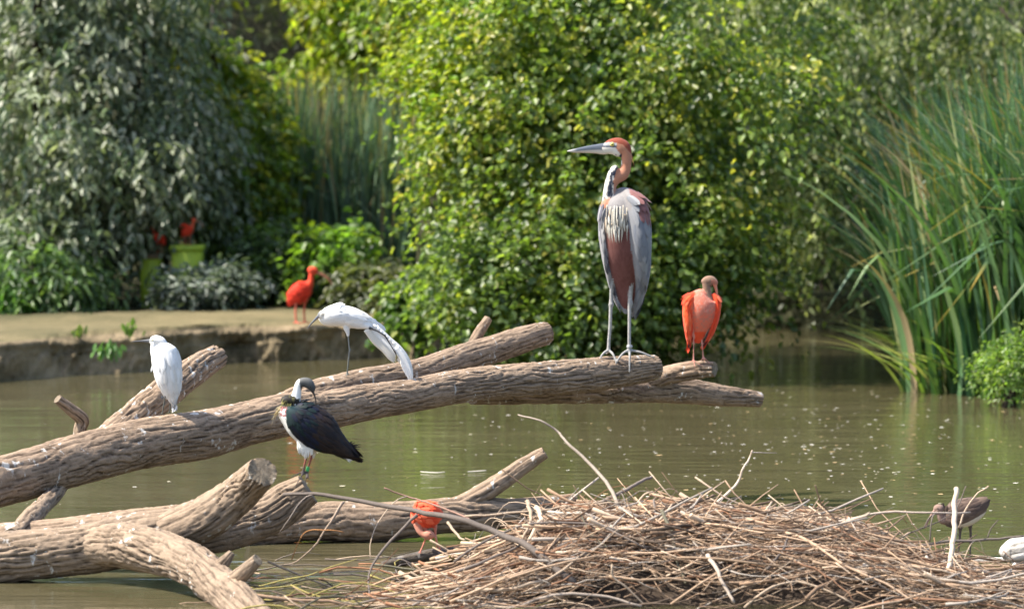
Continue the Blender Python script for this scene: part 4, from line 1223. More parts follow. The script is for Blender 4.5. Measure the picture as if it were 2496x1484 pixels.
leg(H, [(385, 760, -30), (380, 830, -20), (375, 930, -14), (374, 1000, -10), (374, 1022, -10), (371, 1045, -12), (367, 1150, -14), (360, 1240, -16), (358, 1292, -18)], [
    [(358, 1285, -18), (328, 1304, -40), (308, 1335, -58), (297, 1392, -66)], [(360, 1288, -18), (382, 1306, -45), (398, 1340, -62), (403, 1368, -68)], [(360, 1288, -16), (350, 1305, 10), (345, 1312, 34)]], 6, [34, 16, 12, 13, 18, 12, 11, 10.5, 12], 9.5)
leg(H, [(492, 790, -40), (490, 850, -30), (488, 930, -24), (484, 990, -20), (483, 1015, -20), (480, 1045, -22), (479, 1150, -24), (478, 1240, -26), (479, 1290, -28)], [
    [(479, 1284, -28), (445, 1300, -50), (418, 1330, -64), (408, 1352, -70)], [(480, 1288, -28), (480, 1320, -58), (479, 1365, -72), (479, 1412, -76)], [(480, 1286, -24), (540, 1297, -30), (590, 1315, -34), (628, 1330, -30)]], 6, [34, 16, 12, 13, 17, 12, 11, 10.5, 12], 9.5)
def heron_col(part, cx, cy, dp, co):
    n1 = vnoise(np.stack([cx / 9, cy / 34, dp / 9], 1), 7); n2 = vnoise(np.stack([cx / 7, cy / 20, dp / 12], 1), 8)
    grey = np.array((0.20, 0.205, 0.22)); maroon = np.array((0.125, 0.045, 0.038)); ruf = np.array((0.42, 0.19, 0.115)); chest = np.array((0.24, 0.055, 0.03))
    c = np.tile(grey, (len(cx), 1))
    bel = (part == 1) & (dp < 35) & (cy > 560) & (cx < np.interp(cy, [560, 680, 760, 900, 1000], [470, 490, 515, 520, 510]))
    c[bel] = mixc(maroon, (0.17, 0.07, 0.06), n1[bel] * .5 + .5)
    tail = (part == 1) & ((cy > 900) & (dp > 20) | (dp > 60))
    c[tail] = (0.22, 0.235, 0.26)
    up = ((part == 1) | (part == 4)) & (cy < 470)
    c[up] = mixc((0.235, 0.225, 0.22), (0.19, 0.175, 0.175), n1[up] * .5 + .5)
    # neck
    nk = (part == 2) | (part == 3)
    c[nk] = ruf
    hi = nk & (cy > 330)
    c[hi] = mixc(ruf, (0.28, 0.25, 0.235), (cy[hi] - 330) / 90)
    fr = (part == 2) & (cx < np.interp(cy, [160, 210, 235, 300, 380, 440, 520], [432, 436, 405, 385, 385, 400, 430])) & (cy > 150) & (dp < 15)
    st = np.where(np.abs(cx - np.interp(cy, [160, 215, 240, 300, 380, 470], [426, 420, 398, 372, 362, 372])) < np.interp(cy, [160, 300, 470], [7, 14, 14]), .55, 0) + n2 * .75
    c[fr] = mixc((0.62, 0.58, 0.52), (0.035, 0.04, 0.06), sstep(.12, .4, st[fr]))
    low = (part == 2) & (cy > 440)
    c[low] = mixc((0.42, 0.38, 0.33), (0.16, .12, .11), sstep(.05, .5, n2[low]))
    # head
    hd = (part == 3) | ((part == 2) & (cy < 150))
    cap = hd & (cy < np.interp(cx, [310, 380, 440, 490], [86, 80, 96, 150]))
    c[cap] = chest
    lor = hd & ~cap & (cx < 405) & (cy < 108)
    c[lor] = (0.36, 0.37, 0.36)
    eyeline = hd & (np.abs(cy - np.interp(cx, [320, 400], [104, 106])) < 5) & (cx < 405)
    c[eyeline] = (0.08, 0.09, 0.12)
    chin = hd & (cy > 110) & (cx < np.interp(cy, [110, 160], [395, 432]))
    c[chin] = (0.66, 0.62, 0.55)
    w = part == 4
    mar = (w | (part == 1)) & (cy < np.interp(cx, [470, 500, 560], [405, 432, 470])) & (cx > 478 + (cy - 370) * .25)
    c[mar] = (0.20, 0.09, 0.085)
    lw = part == 5
    c[lw] = mixc((0.42, 0.42, 0.43), (0.16, 0.15, 0.17), sstep(-.1, .3, n1[lw] + (dp[lw] > -20) * .0))
    rust = lw & (cy < 470)
    c[rust] = (0.36, 0.16, 0.10)
    lg = part == 6
    c[lg] = mixc((0.24, 0.235, 0.225), (0.36, 0.35, 0.33), vnoise(co[lg] * np.array([60, 60, 110]), 9) * .5 + .5)
    return c
hb = H.body(.0055, heron_col, M_PLUME)
def hw_col(u, ph, x, y):
    if y < np.interp(x, [470, 500, 560], [415, 440, 480]) and x > 478 + (y - 370) * .25:
        return (0.20, 0.09, 0.085)
    return random.choice([(0.215, 0.22, 0.235), (0.18, 0.19, 0.21), (0.245, 0.25, 0.26), (0.14, 0.152, 0.178)])
w1 = plumage(H, 'wing', wr, .10, .80, -75, 118, 14, 10, lambda u, p: 90 + 110 * u, 34, hw_col, M_PLUME, 1.0, .16, .03, keep=lambda x, y: x > np.interp(y, [380, 450, 560, 680, 760, 900], [440, 455, 462, 478, 500, 512]))
w2 = plumage(H, 'wing', wl, .15, .8, 70, 250, 11, 7, lambda u, p: 90 + 90 * u, 26, lambda u, p, x, y: random.choice([(0.23, 0.23, 0.245), (0.28, 0.275, 0.27), (0.09, 0.088, 0.11)]), M_PLUME, 1.0, .16, .02)
# primaries and tail
it = []
for i in range(7):
    it.append(([(520 + i * 9, 820 + i * 8, -40 + i * 22), (540 - i * 2 + 8, 930, -10 + i * 15), (512 + i * 7, 1055 - i * 22, 25 + i * 6)], 9, random.choice([(0.20, 0.21, 0.24), (0.13, 0.14, 0.17), (0.26, .27, .29)])))
for i in range(7):
    it.append(([(405 + i * 14, 880, 30), (418 + i * 11, 980, 36), (432 + i * 9, 1078 - abs(i - 3) * 4, 40)], 11, random.choice([(0.22, 0.235, 0.26), (0.28, .30, .33), (0.18, .19, .21)])))
loose(H, 'tail', it, M_PLUME)
# long white breast plumes with dark streaks
it = []
for i in range(46):
    x = random.uniform(338, 466); y0 = random.uniform(440, 540); y1 = random.uniform(560, 665) - abs(x - 400) * .12
    front = -152 + ((x - 405) / 70) ** 2 * 26
    col = random.choice([(0.50, 0.47, 0.39), (0.54, 0.51, 0.43), (0.40, 0.36, 0.29), (0.36, 0.28, 0.20)]) if random.random() < .68 else (0.06, 0.06, 0.07)
    it.append(([(x, y0, front + 10), (x - 2, (y0 + y1) / 2, front - 8 - random.uniform(0, 8)), (x + random.uniform(-8, 8), y1 if col[0] > .2 else y1 - 50, front - 14)], random.uniform(5, 9) if col[0] > .2 else 3.5, col))
loose(H, 'breast_plume', it, M_PLUME)
it = []
for sgn, d0 in ((1, -34),):
    for i in range(3):
        it.append(([(468 + i * 3, 100 + i * 12, 0), (487 + i, 150 + i * 10, 4), (497 + i, 180 + i * 8, 6), (503 + i * 1.5, 222 - i * 10, 8)], 4, [(0.30, .10, .05), (0.45, .22, .08), (0.6, .42, .12)][i]))
loose(H, 'crest_plume', it, M_PLUME)
def hbill(v, x, y, z):
    c = np.tile((0.085, 0.10, 0.125), (len(v), 1))
    lowr = y > np.interp(x, [120, 330], [136, 122])
    c[lowr] = mixc((0.50, 0.42, 0.34), (0.60, 0.55, 0.48), (x[lowr] - 150) / 150)
    tip = (x < 175)
    c[tip] = mixc((0.62, .6, .55), c[tip], np.clip((x[tip] - 125) / 50, 0, 1))
    return c
H.part('bill', [H.loft([(118, 133, 0, 2, 2), (160, 131, 0, 11, 6), (220, 125, 0, 19, 10), (280, 121, 0, 26, 13), (330, 120, 0, 33, 17), (360, 116, 0, 28, 16)], 0, 16)], M_BILL, hbill)
for d in (-1, 1):
    e = H.ball('eye', (378, 94, d * 24), 13, M_EYE, (0.55, 0.48, 0.12))
    H.ball('pupil', (377, 94, d * 32), 6, M_EYE, (0.01, 0.01, 0.01), e)
H.part('leg_ring', [H.loft([(480, 1256, -27, 16), (480, 1264, -27, 17), (480, 1272, -27, 16)], 0, 14)], M_BILL, (0.42, 0.42, 0.42))

# ---- hunched white egret
E = Bird('egret', 'hunched white egret standing on the leaning tree beside its upright broken branch', 'egret', (299, 793, .16645), 23.98, (610, 1310))
et = E.add([(592, 240, 0, 40, 40), (598, 290, 0, 125, 105), (606, 350, 0, 180, 140), (628, 450, 0, 200, 165), (648, 560, 0, 205, 170), (670, 700, 0, 198, 165), (697, 860, 5, 164, 135), (720, 980, 10, 110, 90), (740, 1080, 16, 66, 50), (782, 1172, 20, 8, 8)], 1, 36)
E.add([(385, 218, 0, 8, 8), (410, 224, 0, 42, 30), (450, 216, 0, 66, 48), (500, 210, 0, 72, 60), (560, 228, 0, 70, 64), (600, 262, 0, 60, 60), (640, 320, 0, 40, 40)], 2, 22)
E.add([(470, 240, -10, 40, 36), (452, 300, -16, 40, 44), (446, 380, -10, 38, 56), (462, 480, -5, 34, 60), (490, 580, 0, 30, 50)], 2, 18)
leg(E, [(630, 930, -20), (628, 1000, -20), (618, 1080, -22), (604, 1160, -24), (592, 1230, -30), (580, 1292, -34)], [[(580, 1288, -34), (555, 1300, -50), (530, 1318, -60)], [(582, 1290, -34), (615, 1318, -62), (648, 1352, -80)], [(582, 1290, -30), (602, 1308, -10), (628, 1308, 10)]], 3, [26, 15, 11, 14, 11, 13], 9)
leg(E, [(690, 1040, 20), (696, 1120, 20), (692, 1180, 18), (687, 1230, 16), (684, 1272, 14)], [[(684, 1268, 14), (662, 1282, 0), (640, 1290, -6)], [(684, 1268, 14), (702, 1290, 0), (715, 1304, -8)]], 3, [24, 15, 11, 11, 13], 9)
def egret_col(part, cx, cy, dp, co):
    c = np.tile((0.70, 0.70, 0.685), (len(cx), 1))
    n = vnoise(np.stack([cx / 25, cy / 90, dp / 25], 1), 17)
    c *= (1 + .05 * n)[:, None]
    lg = part == 3
    c[lg] = mixc((0.045, 0.05, 0.045), (0.10, 0.105, 0.09), vnoise(co[lg] * 60, 3) * .5 + .5)
    lor = (part == 2) & (cx < 455) & (np.abs(cy - 214) < 13)
    c[lor] = (0.32, 0.34, 0.32)
    return c
E.body(.0042, egret_col, M_PLUME)
white = lambda u, p, x, y: random.choice([(0.70, 0.70, 0.69), (0.66, 0.66, 0.655), (0.73, 0.73, 0.72), (0.69, 0.67, 0.63)])
plumage(E, 'wing', et, .28, .84, -70, 80, 12, 9, lambda u, p: 190 + 60 * u, 74, white, M_PLUME, 2.0, .16, .02)
plumage(E, 'wing', et, .30, .84, 100, 230, 11, 7, lambda u, p: 190 + 50 * u, 70, white, M_PLUME, 2.0, .16, .02)
loose(E, 'breast_plume', [([(450, 540, -30), (446, 600, -40), (430, 640, -44), (420, 682, -46)], 14, (0.8, .8, .78)), ([(458, 560, -30), (450, 620, -40), (440, 660, -44)], 12, (0.8, .8, .78))], M_PLUME)
E.part('bill', [E.loft([(132, 233, 0, 3, 3), (200, 229, 0, 9, 7), (300, 224, 0, 17, 12), (400, 222, 0, 28, 18), (430, 222, 0, 26, 18)], 0, 12)], M_BILL, lambda v, x, y, z: mixc((0.085, 0.088, 0.092), (0.2, 0.2, 0.2), (x - 280) / 150))
for d in (-1, 1):
    E.ball('eye', (450, 208, d * 46), 9, M_EYE, (0.35, 0.33, 0.10))

# ---- stretching white egret
S = Bird('egret', 'white egret standing on one leg, stretching a wing and leg down behind it', 'egret', (715, 715, .15769), 25.08, (835, 1255))
st = S.add([(396, 338, 0, 30, 30), (420, 345, 0, 80, 62), (470, 352, 0, 126, 105), (540, 352, 0, 152, 130), (640, 338, 0, 170, 145), (760, 343, 0, 166, 145), (860, 360, 0, 164, 140), (950, 385, 0, 158, 130), (1050, 412, 0, 132, 105), (1150, 440, 0, 92, 70), (1250, 475, 0, 42, 36), (1312, 506, 0, 8, 8)], 1, 36)
S.add([(385, 352, -62, 14, 14), (410, 336, -66, 50, 34), (450, 322, -70, 66, 46), (495, 318, -62, 60, 44), (530, 330, -40, 40, 40)], 2, 18)        # head tucked against the near side
S.add([(820, 470, -30, 60, 60), (828, 540, -34, 50, 46), (842, 600, -36, 32, 30), (850, 660, -36, 18, 18)], 1, 16)
S.add([(1000, 450, -20, 100, 90), (1100, 480, -40, 70, 60), (1180, 510, -50, 46, 40), (1230, 540, -55, 20, 20)], 1, 16)
leg(S, [(850, 640, -36), (858, 740, -36), (868, 840, -36), (876, 870, -36), (866, 910, -36), (852, 1060, -36), (840, 1180, -36), (836, 1248, -36)], [[(836, 1246, -36), (810, 1254, -60), (785, 1262, -76)], [(836, 1246, -36), (870, 1248, -50), (905, 1240, -58)], [(836, 1246, -36), (830, 1262, -80), (822, 1280, -100)]], 3, [14, 13, 14, 19, 15, 14, 14, 17], 11)
leg(S, [(1180, 525, -70), (1230, 542, -90), (1320, 582, -105), (1395, 625, -115), (1425, 650, -118), (1480, 740, -120), (1540, 840, -120), (1592, 925, -118)], [[(1590, 920, -118), (1612, 960, -120), (1634, 1022, -118)], [(1592, 925, -118), (1600, 1000, -122), (1590, 1085, -120)], [(1590, 920, -118), (1586, 990, -112), (1580, 1060, -106)]], 4, [26, 16, 13, 15, 16, 12, 12, 15], 9)
def eg2_col(part, cx, cy, dp, co):
    c = np.tile((0.70, 0.695, 0.675), (len(cx), 1))
    c *= (1 + .05 * vnoise(np.stack([cx / 90, cy / 25, dp / 25], 1), 19))[:, None]
    tan = (part == 1) & (np.abs(cy - np.interp(cx, [960, 1120], [245, 330])) < 26) & (cx > 970) & (cx < 1110)
    c[tan] = (0.62, 0.47, 0.28)
    lor = (part == 2) & (cx < np.interp(cy, [280, 330, 380], [420, 412, 385]))
    c[lor] = (0.20, 0.21, 0.22)
    ear = (part == 2) & (cx > 440) & (cx < 520) & (np.abs(cy - 322) < 24)
    c[ear] = (0.50, 0.46, 0.38)
    lg = part == 3
    c[lg] = mixc((0.20, 0.205, 0.19), (0.10, .11, .10), (cy[lg] - 800) / 300)
    c[part == 4] = (0.035, 0.036, 0.042)
    ft = (part == 4) & (cy > 930)
    c[ft] = (0.14, 0.12, 0.05)
    return c
S.body(.0042, eg2_col, M_PLUME)
plumage(S, 'wing', st, .30, .86, 30, 130, 12, 6, lambda u, p: 200 + 40 * u, 90, white, M_PLUME, 2.0, .16, .02, keep=lambda x, y: y < 470)
# the outstretched wing: long separate feathers fanned from the hand, under-coverts on top
it = []
up = [(1290, 500), (1400, 600), (1500, 700), (1650, 830), (1750, 960), (1805, 1080), (1840, 1200), (1852, 1320)]
lo = [(1110, 560), (1250, 740), (1400, 880), (1500, 1000), (1572, 1075), (1655, 1150), (1735, 1260), (1812, 1390)]
for i in range(9):               # flight feathers, near-parallel, longest at the outer edge
    f = i / 8
    e = [np.array(lo[k]) * (1 - f) + np.array(up[k]) * f for k in range(8)]
    end = 4 if f < .35 else 5 if f < .45 else 7
    if f < .35:
        e = e[:5] if i else e[:5]
    q = [(x, y, -80 + 6 * i) for x, y in e]
    it.append((q, 34 if f < .35 else 26, (0.62, 0.575, 0.49) if f < .3 else (0.70, 0.665, 0.60) if f < .5 else (0.80, 0.78, 0.74)))
for ex, ey in [(1856, 1318), (1852, 1340), (1836, 1368), (1816, 1398), (1788, 1345), (1752, 1282), (1716, 1222)]:
    f = min(1, max(0, (ex - 1700) / 160))
    it.append(([(1560 + 40 * f, 840 - 30 * f, -92), (1660 + 70 * f, 1010 - 40 * f, -94), (ex - 40, ey - 140, -94), (ex, ey, -92)], 17, (0.80, 0.785, 0.75)))
loose(S, 'wing', it, M_PLUME)
it = []
for i in range(13):              # scalloped leading edge
    f = i / 12
    a = np.interp(f, np.linspace(0, 1, 6), [p[0] for p in up[:6]]); b = np.interp(f, np.linspace(0, 1, 6), [p[1] for p in up[:6]])
    it.append(([(a - 60, b - 20, -62), (a - 12, b + 10, -66), (a + 14, b + 62, -64)], 24 - 8 * f, (0.8, .785, .75)))
loose(S, 'wing_covert', it, M_PLUME)
S.part('bill', [S.loft([(222, 540, -66, 3, 3), (260, 482, -66, 9, 8), (320, 420, -66, 15, 12), (380, 362, -66, 25, 17), (405, 345, -66, 26, 18)], 0, 12)], M_BILL, lambda v, x, y, z: mixc((0.42, 0.34, 0.28), (0.10, 0.11, 0.13), sstep(-8, 8, (540 - y) - (x - 222) * 1.08 + 6)))
S.ball('eye', (432, 322, -104), 9, M_EYE, (0.30, 0.28, 0.10))

# ---- straw-necked ibis
I = Bird('straw_necked_ibis', 'black and white ibis with bare grey head preening on the cut stub', 'ibis', (617.5, 897, .20583), 22.35, (625, 1235))
it_ = I.add([(352, 400, 0, 30, 30), (385, 440, 0, 95, 80), (432, 512, 0, 150, 130), (545, 592, 0, 222, 175), (690, 690, 0, 246, 185), (820, 780, 0, 222, 165), (940, 862, 5, 162, 120), (1050, 935, 10, 108, 80), (1160, 1005, 14, 74, 44), (1250, 1045, 16, 28, 16)], 1, 40)
I.add([(480, 420, 0, 70, 70), (508, 340, 0, 58, 56), (524, 260, 0, 50, 48), (538, 200, 0, 47, 46), (566, 168, 0, 52, 48), (610, 160, 0, 58, 50), (655, 176, 0, 62, 52), (690, 215, -4, 50, 44), (706, 256, -6, 32, 30), (712, 280, -6, 18, 16)], 2, 24)
I.add([(360, 400, 0, 60, 70), (400, 380, -10, 70, 80), (470, 380, -10, 64, 80), (540, 400, 0, 60, 60)], 5, 20)                                     # ruff
wing = I.add([(430, 470, -80, 40, 60), (500, 560, -110, 120, 80), (600, 650, -118, 165, 90), (720, 740, -110, 180, 90), (840, 820, -90, 165, 80), (950, 890, -60, 120, 64), (1080, 980, -30, 76, 40), (1200, 1050, -10, 30, 16)], 3, 32)
I.add([(560, 800, -40, 60, 60), (590, 880, -50, 70, 66), (612, 960, -54, 52, 50), (622, 1020, -56, 36, 34), (628, 1062, -58, 14, 14)], 4, 20)
I.add([(690, 830, 10, 70, 70), (705, 920, 6, 56, 56), (712, 1000, 0, 34, 32), (712, 1062, 0, 12, 12)], 4, 20)
I.add([(760, 880, -20, 60, 70), (800, 930, -20, 40, 50), (826, 972, -20, 16, 20)], 4, 18)
leg(I, [(632, 1030, -56), (618, 1100, -50), (604, 1160, -46), (594, 1222, -44)], [[(594, 1218, -44), (540, 1240, -60), (480, 1270, -76), (440, 1292, -84)], [(596, 1222, -44), (560, 1290, -90), (500, 1390, -128)], [(596, 1220, -44), (612, 1236, -20)]], 6, [16, 15, 14, 16], 13)
leg(I, [(704, 1000, 0), (680, 1080, -10), (660, 1140, -16), (645, 1190, -20), (640, 1235, -22)], [[(640, 1230, -22), (628, 1290, -80), (612, 1352, -104)], [(642, 1232, -22), (656, 1280, -72), (664, 1318, -90)], [(640, 1232, -22), (600, 1250, -60), (570, 1268, -80)]], 6, [18, 16, 14, 14, 16], 13)
def ibis_col(part, cx, cy, dp, co):
    n = vnoise(np.stack([cx / 40, cy / 40, dp / 40], 1), 23); n2 = vnoise(np.stack([cx / 12, cy / 24, dp / 12], 1), 24)
    blk = np.array((0.012, 0.012, 0.015))
    c = np.tile(blk, (len(cx), 1))
    br = (part == 1) & (((cy - 480) * .75 - (cx - 330)) > -60 + 40 * n) & (cy > 470) & (cx < 760)
    c[br] = (0.70, 0.69, 0.64)
    pk = (part == 1) & (cx < 410) & (cy > 440) & (cy < 560) & (n2 > -.1)
    c[pk] = (0.30, 0.12, 0.12)
    w = (part == 3) | ((part == 1) & ~br & ~pk)
    t = np.clip((cx - 420) / 500, 0, 1)
    c[w] = mixc(mixc((0.010, 0.030, 0.030), (0.012, 0.014, 0.032), t[w] * 2), (0.026, 0.017, 0.016), t[w] * 1.4 - .4) * (1 + .4 * n[w][:, None])
    nk = part == 2
    c[nk] = (0.72, 0.72, 0.70)
    hd = nk & (cx > np.interp(cy, [100, 140, 200, 260, 330], [545, 548, 556, 570, 585])) & (cy < 330)
    c[hd] = mixc((0.055, 0.058, 0.060), (0.12, .12, .115), (230 - cy[hd]) / 120)
    c[part == 5] = mixc((0.018, 0.016, 0.014), (0.10, 0.09, 0.035), sstep(.15, .5, n2[part == 5]))
    c[part == 4] = mixc((0.72, 0.70, 0.64), (0.62, .57, .47), (cx[part == 4] - 690) / 100)
    lg = part == 6
    c[lg] = mixc((0.26, 0.085, 0.06), (0.075, 0.06, 0.055), (cy[lg] - 1130) / 50)
    return c
ib = I.body(.0048, ibis_col, M_BLACKPL)
def iw_col(u, ph, x, y):
    t = min(1, max(0, (x - 420) / 520))
    a = random.choice([(0.006, 0.016, 0.017), (0.007, 0.010, 0.024), (0.007, 0.008, 0.013)]) if t < .5 else random.choice([(0.018, 0.012, 0.011), (0.012, 0.010, 0.012), (0.024, 0.016, 0.013)])
    return a
plumage(I, 'wing', wing, .12, .9, -85, 200, 14, 14, lambda u, p: 90 + 130 * u, 54, iw_col, M_BLACKPL, 1.5, .16, .05)
plumage(I, 'back_plumage', it_, .18, .86, -75, 45, 13, 9, lambda u, p: 90 + 90 * u, 56, iw_col, M_BLACKPL, 1.5, .18, .08)
q = []
for i in range(9):
    f = i / 8
    q.append(([(900 + 60 * f, 720 + 190 * (1 - f) + 40, -40 + 50 * f), (1060 + 40 * f, 900 + 80 * (1 - f), -10 + 30 * f), (1200 + [20, 50, 76, 78, 60, 30, 24, 10, 0][8 - i] - 40 * (i > 6), [1090, 1070, 1040, 1000, 960, 930, 900, 880, 860][i], 10 + 15 * f)], 26, random.choice([(0.024, 0.017, 0.017), (0.034, 0.024, 0.021), (0.014, 0.012, 0.013)])))
for i in range(3):
    q.append(([(900, 960 + 8 * i, 10), (1020, 1010 + 10 * i, 16), (1130 + 12 * i, 1095 + 6 * i, 20)], 28, (0.012, .012, .014)))
for i in range(3):
    q.append(([(990, 990 + 8 * i, -34), (1080, 1030 + 8 * i, -30), (1150 + 15 * i, 1122 - 14 * i, -22)], 20, (0.72, 0.70, 0.64)))
loose(I, 'tail', q, M_BLACKPL)
q = []
for i in range(26):
    a = random.uniform(0, 1)
    x0, y0 = 300 + 80 * a, 440 + random.uniform(-20, 60)
    q.append(([(x0 + 20, y0, -50 + 80 * random.random()), (x0 - 40, y0 + 60 * random.random() + 20, -60), (x0 - 60 - 60 * random.random(), y0 + 60 + 140 * random.random(), -64)], random.uniform(2.5, 4.5), random.choice([(0.52, 0.40, 0.20), (0.42, 0.30, 0.13), (0.6, 0.5, 0.30)])))
for i in range(14):
    x0 = random.uniform(340, 520)
    q.append(([(x0, random.uniform(350, 400), -70), (x0 - 10, random.uniform(400, 440), -88), (x0 - 20, random.uniform(440, 480), -84)], 4, random.choice([(0.40, 0.36, 0.12), (0.3, .26, .08), (0.05, .045, .03)])))
loose(I, 'straw_plume', q, M_PLUME)
q = []
for i in range(16):
    x0 = random.uniform(530, 700); y1 = 1060 - abs(x0 - 640) * .6
    q.append(([(x0, 860, -100 + random.uniform(0, 20)), (x0 + 4, 940, -108), (x0 + random.uniform(-10, 10), min(y1, 1062), -100)], 17, random.choice([(0.72, 0.70, 0.65), (0.66, .63, .56)])))
loose(I, 'belly_plumage', q, M_PLUME)
I.part('bill', [I.loft([(700, 258, -8, 22, 20), (714, 285, -8, 15, 14), (728, 318, -8, 11, 10), (738, 350, -8, 8, 8), (744, 392, -6, 6, 6), (744, 430, 0, 3, 3)], 0, 12)], M_BILL, (0.05, 0.035, 0.03))
I.ball('eye', (676, 212, -48), 9, M_EYE, (0.02, 0.012, 0.01))
I.part('leg_band', [I.loft([(652, 1165, -20, 20), (648, 1180, -20, 21), (643, 1205, -21, 21), (640, 1216, -21, 20)], 0, 14)], M_PAINT, (0.04, 0.36, 0.10))

# ---- preening scarlet ibis on the forked branch
SCAR, SCARD, PINK = (0.78, 0.085, 0.028), (0.55, 0.045, 0.02), (0.56, 0.18, 0.12)
R_ = Bird('scarlet_ibis', 'orange-red ibis with dull brown head preening on the broken branch end by the heron', 'ibis', (1625, 650, .17513), 26.38, (440, 1310))
rt = R_.add([(550, 362, 0, 40, 40), (520, 390, 0, 130, 100), (495, 450, 0, 200, 140), (485, 540, 0, 212, 165), (485, 640, 0, 196, 165), (480, 740, 0, 165, 145), (465, 840, 5, 125, 110), (445, 930, 20, 92, 70), (425, 1010, 36, 76, 36), (410, 1062, 40, 40, 14)], 1, 36)
R_.add([(492, 230, 0, 14, 14), (510, 212, 0, 46, 40), (560, 196, 0, 70, 52), (620, 198, 0, 74, 52), (665, 215, -6, 50, 40), (684, 250, -14, 30, 26)], 2, 22)
R_.add([(540, 215, 0, 50, 48), (552, 270, 0, 56, 50), (563, 340, 0, 54, 50), (570, 420, -8, 58, 54), (575, 490, -20, 70, 60), (560, 580, -20, 80, 80)], 3, 22)
rl = R_.add([(400, 372, -20, 40, 50), (330, 440, -40, 84, 80), (305, 540, -50, 80, 92), (298, 660, -46, 72, 92), (300, 780, -36, 66, 82), (304, 880, -20, 54, 64), (306, 980, -4, 38, 40), (300, 1064, 6, 10, 10)], 4, 28)
rr = R_.add([(640, 370, 0, 30, 40), (690, 440, 0, 46, 76), (708, 540, 0, 36, 86), (700, 650, 0, 36, 86), (672, 760, 4, 40, 76), (628, 880, 14, 42, 56), (570, 990, 28, 34, 34), (518, 1078, 36, 8, 8)], 5, 26)
leg(R_, [(372, 860, -20), (372, 930, -20), (374, 1040, -18), (376, 1066, -18), (373, 1090, -20), (374, 1200, -24), (374, 1302, -28)], [[(374, 1298, -28), (320, 1330, -40), (230, 1370, -44)], [(374, 1300, -28), (386, 1370, -74), (402, 1445, -92)], [(374, 1300, -28), (430, 1335, -50), (500, 1382, -64)]], 6, [26, 14, 12, 16, 11, 10, 15], 11)
leg(R_, [(512, 860, 10), (508, 930, 10), (494, 1040, 10), (492, 1066, 10), (498, 1120, 8), (505, 1200, 6), (510, 1262, 4)], [[(510, 1258, 4), (490, 1285, -24), (476, 1310, -40)], [(512, 1260, 4), (560, 1300, -24), (610, 1360, -46)], [(510, 1260, 4), (520, 1290, -40), (526, 1330, -70)]], 6, [26, 14, 12, 16, 11, 10, 15], 11)
def sc_col(part, cx, cy, dp, co):
    n = vnoise(np.stack([cx / 30, cy / 30, dp / 30], 1), 29); n2 = vnoise(np.stack([cx / 13, cy / 22, dp / 13], 1), 30)
    c = np.tile(SCAR, (len(cx), 1))
    ch = (part == 1) & (dp < 10) & (cy < 900)
    c[ch] = mixc(PINK, (0.72, 0.16, 0.09), sstep(-.2, .6, n[ch] + (cy[ch] - 640) / 400))
    c[part == 1] = mixc(c[part == 1], (0.70, 0.36, 0.28), sstep(.1, .6, n2[part == 1]) * (cy[part == 1] < 620) * .45)
    nk = (part == 3) | (part == 2)
    c[nk] = mixc((0.30, 0.185, 0.125), (0.20, 0.125, 0.09), n2[nk] * .5 + .5)
    lo_ = (part == 3) & (cy > 420)
    c[lo_] = mixc((0.30, 0.185, 0.125), PINK, (cy[lo_] - 420 + 60 * n[lo_]) / 100)
    fc = (part == 2) & (cx > 610) & (cy > 180)
    c[fc] = (0.44, 0.17, 0.11)
    wg = (part == 4) | (part == 5)
    c[wg] = mixc(SCAR, SCARD, n[wg] * .5 + .4)
    inn = (part == 5) & (cx < np.interp(cy, [700, 900, 1080], [655, 590, 522])) & (cy > 700)
    c[inn] = mixc((0.24, 0.11, 0.08), (0.05, 0.03, 0.03), sstep(.0, .3, n2[inn]))
    c[part == 6] = mixc((0.62, 0.26, 0.19), (0.50, .22, .17), n2[part == 6] * .5 + .5)
    return c
R_.body(.0045, sc_col, M_PLUME)
rc = lambda u, p, x, y: (0.03, 0.02, 0.02) if (y > 890 and random.random() < .18) else random.choice([SCAR, (0.82, 0.11, 0.035), (0.68, 0.06, 0.022), (0.80, 0.16, 0.07)])
plumage(R_, 'wing', rl, .10, .86, -60, 235, 12, 11, lambda u, p: 110 + 110 * u, 46, rc, M_PLUME, 1.5, .18, .05)
plumage(R_, 'wing', rr, .10, .86, -110, 70, 12, 7, lambda u, p: 100 + 100 * u, 44, rc, M_PLUME, 1.5, .18, .05)
q = []
for i in range(9):
    x0 = 345 + i * 19
    q.append(([(x0 + 10, 880, 0), (x0 + 4, 970, 10), (x0 - 4, 1070 - abs(i - 3) * 5, 18)], 14, random.choice([SCAR, (0.70, 0.07, .025)])))
q += [([(620, 760, -40), (575, 880, -20), (525, 1040, 10)], 9, (0.04, .03, .03)), ([(604, 800, -44), (560, 900, -24), (520, 1000, 0)], 8, (0.42, .30, .22)), ([(326, 880, -60), (318, 950, -50), (308, 1040, -30)], 8, (0.03, .02, .02)), ([(290, 960, -40), (284, 1010, -30), (280, 1045, -20)], 7, (0.03, .02, .02))]
loose(R_, 'tail', q, M_PLUME)
q = []
for i in range(26):
    x0 = random.uniform(240, 500); y0 = 372 + abs(x0 - 420) * .32
    q.append(([(x0 + 20, y0 + 20, random.uniform(-60, 60)), (x0, y0 - 4, random.uniform(-50, 50)), (x0 - 34 * (1 if x0 < 460 else -.4), y0 + 22, random.uniform(-50, 50))], 11, random.choice([(0.82, 0.14, 0.05), (0.82, 0.24, 0.12), SCAR])))
loose(R_, 'mantle', q, M_PLUME)
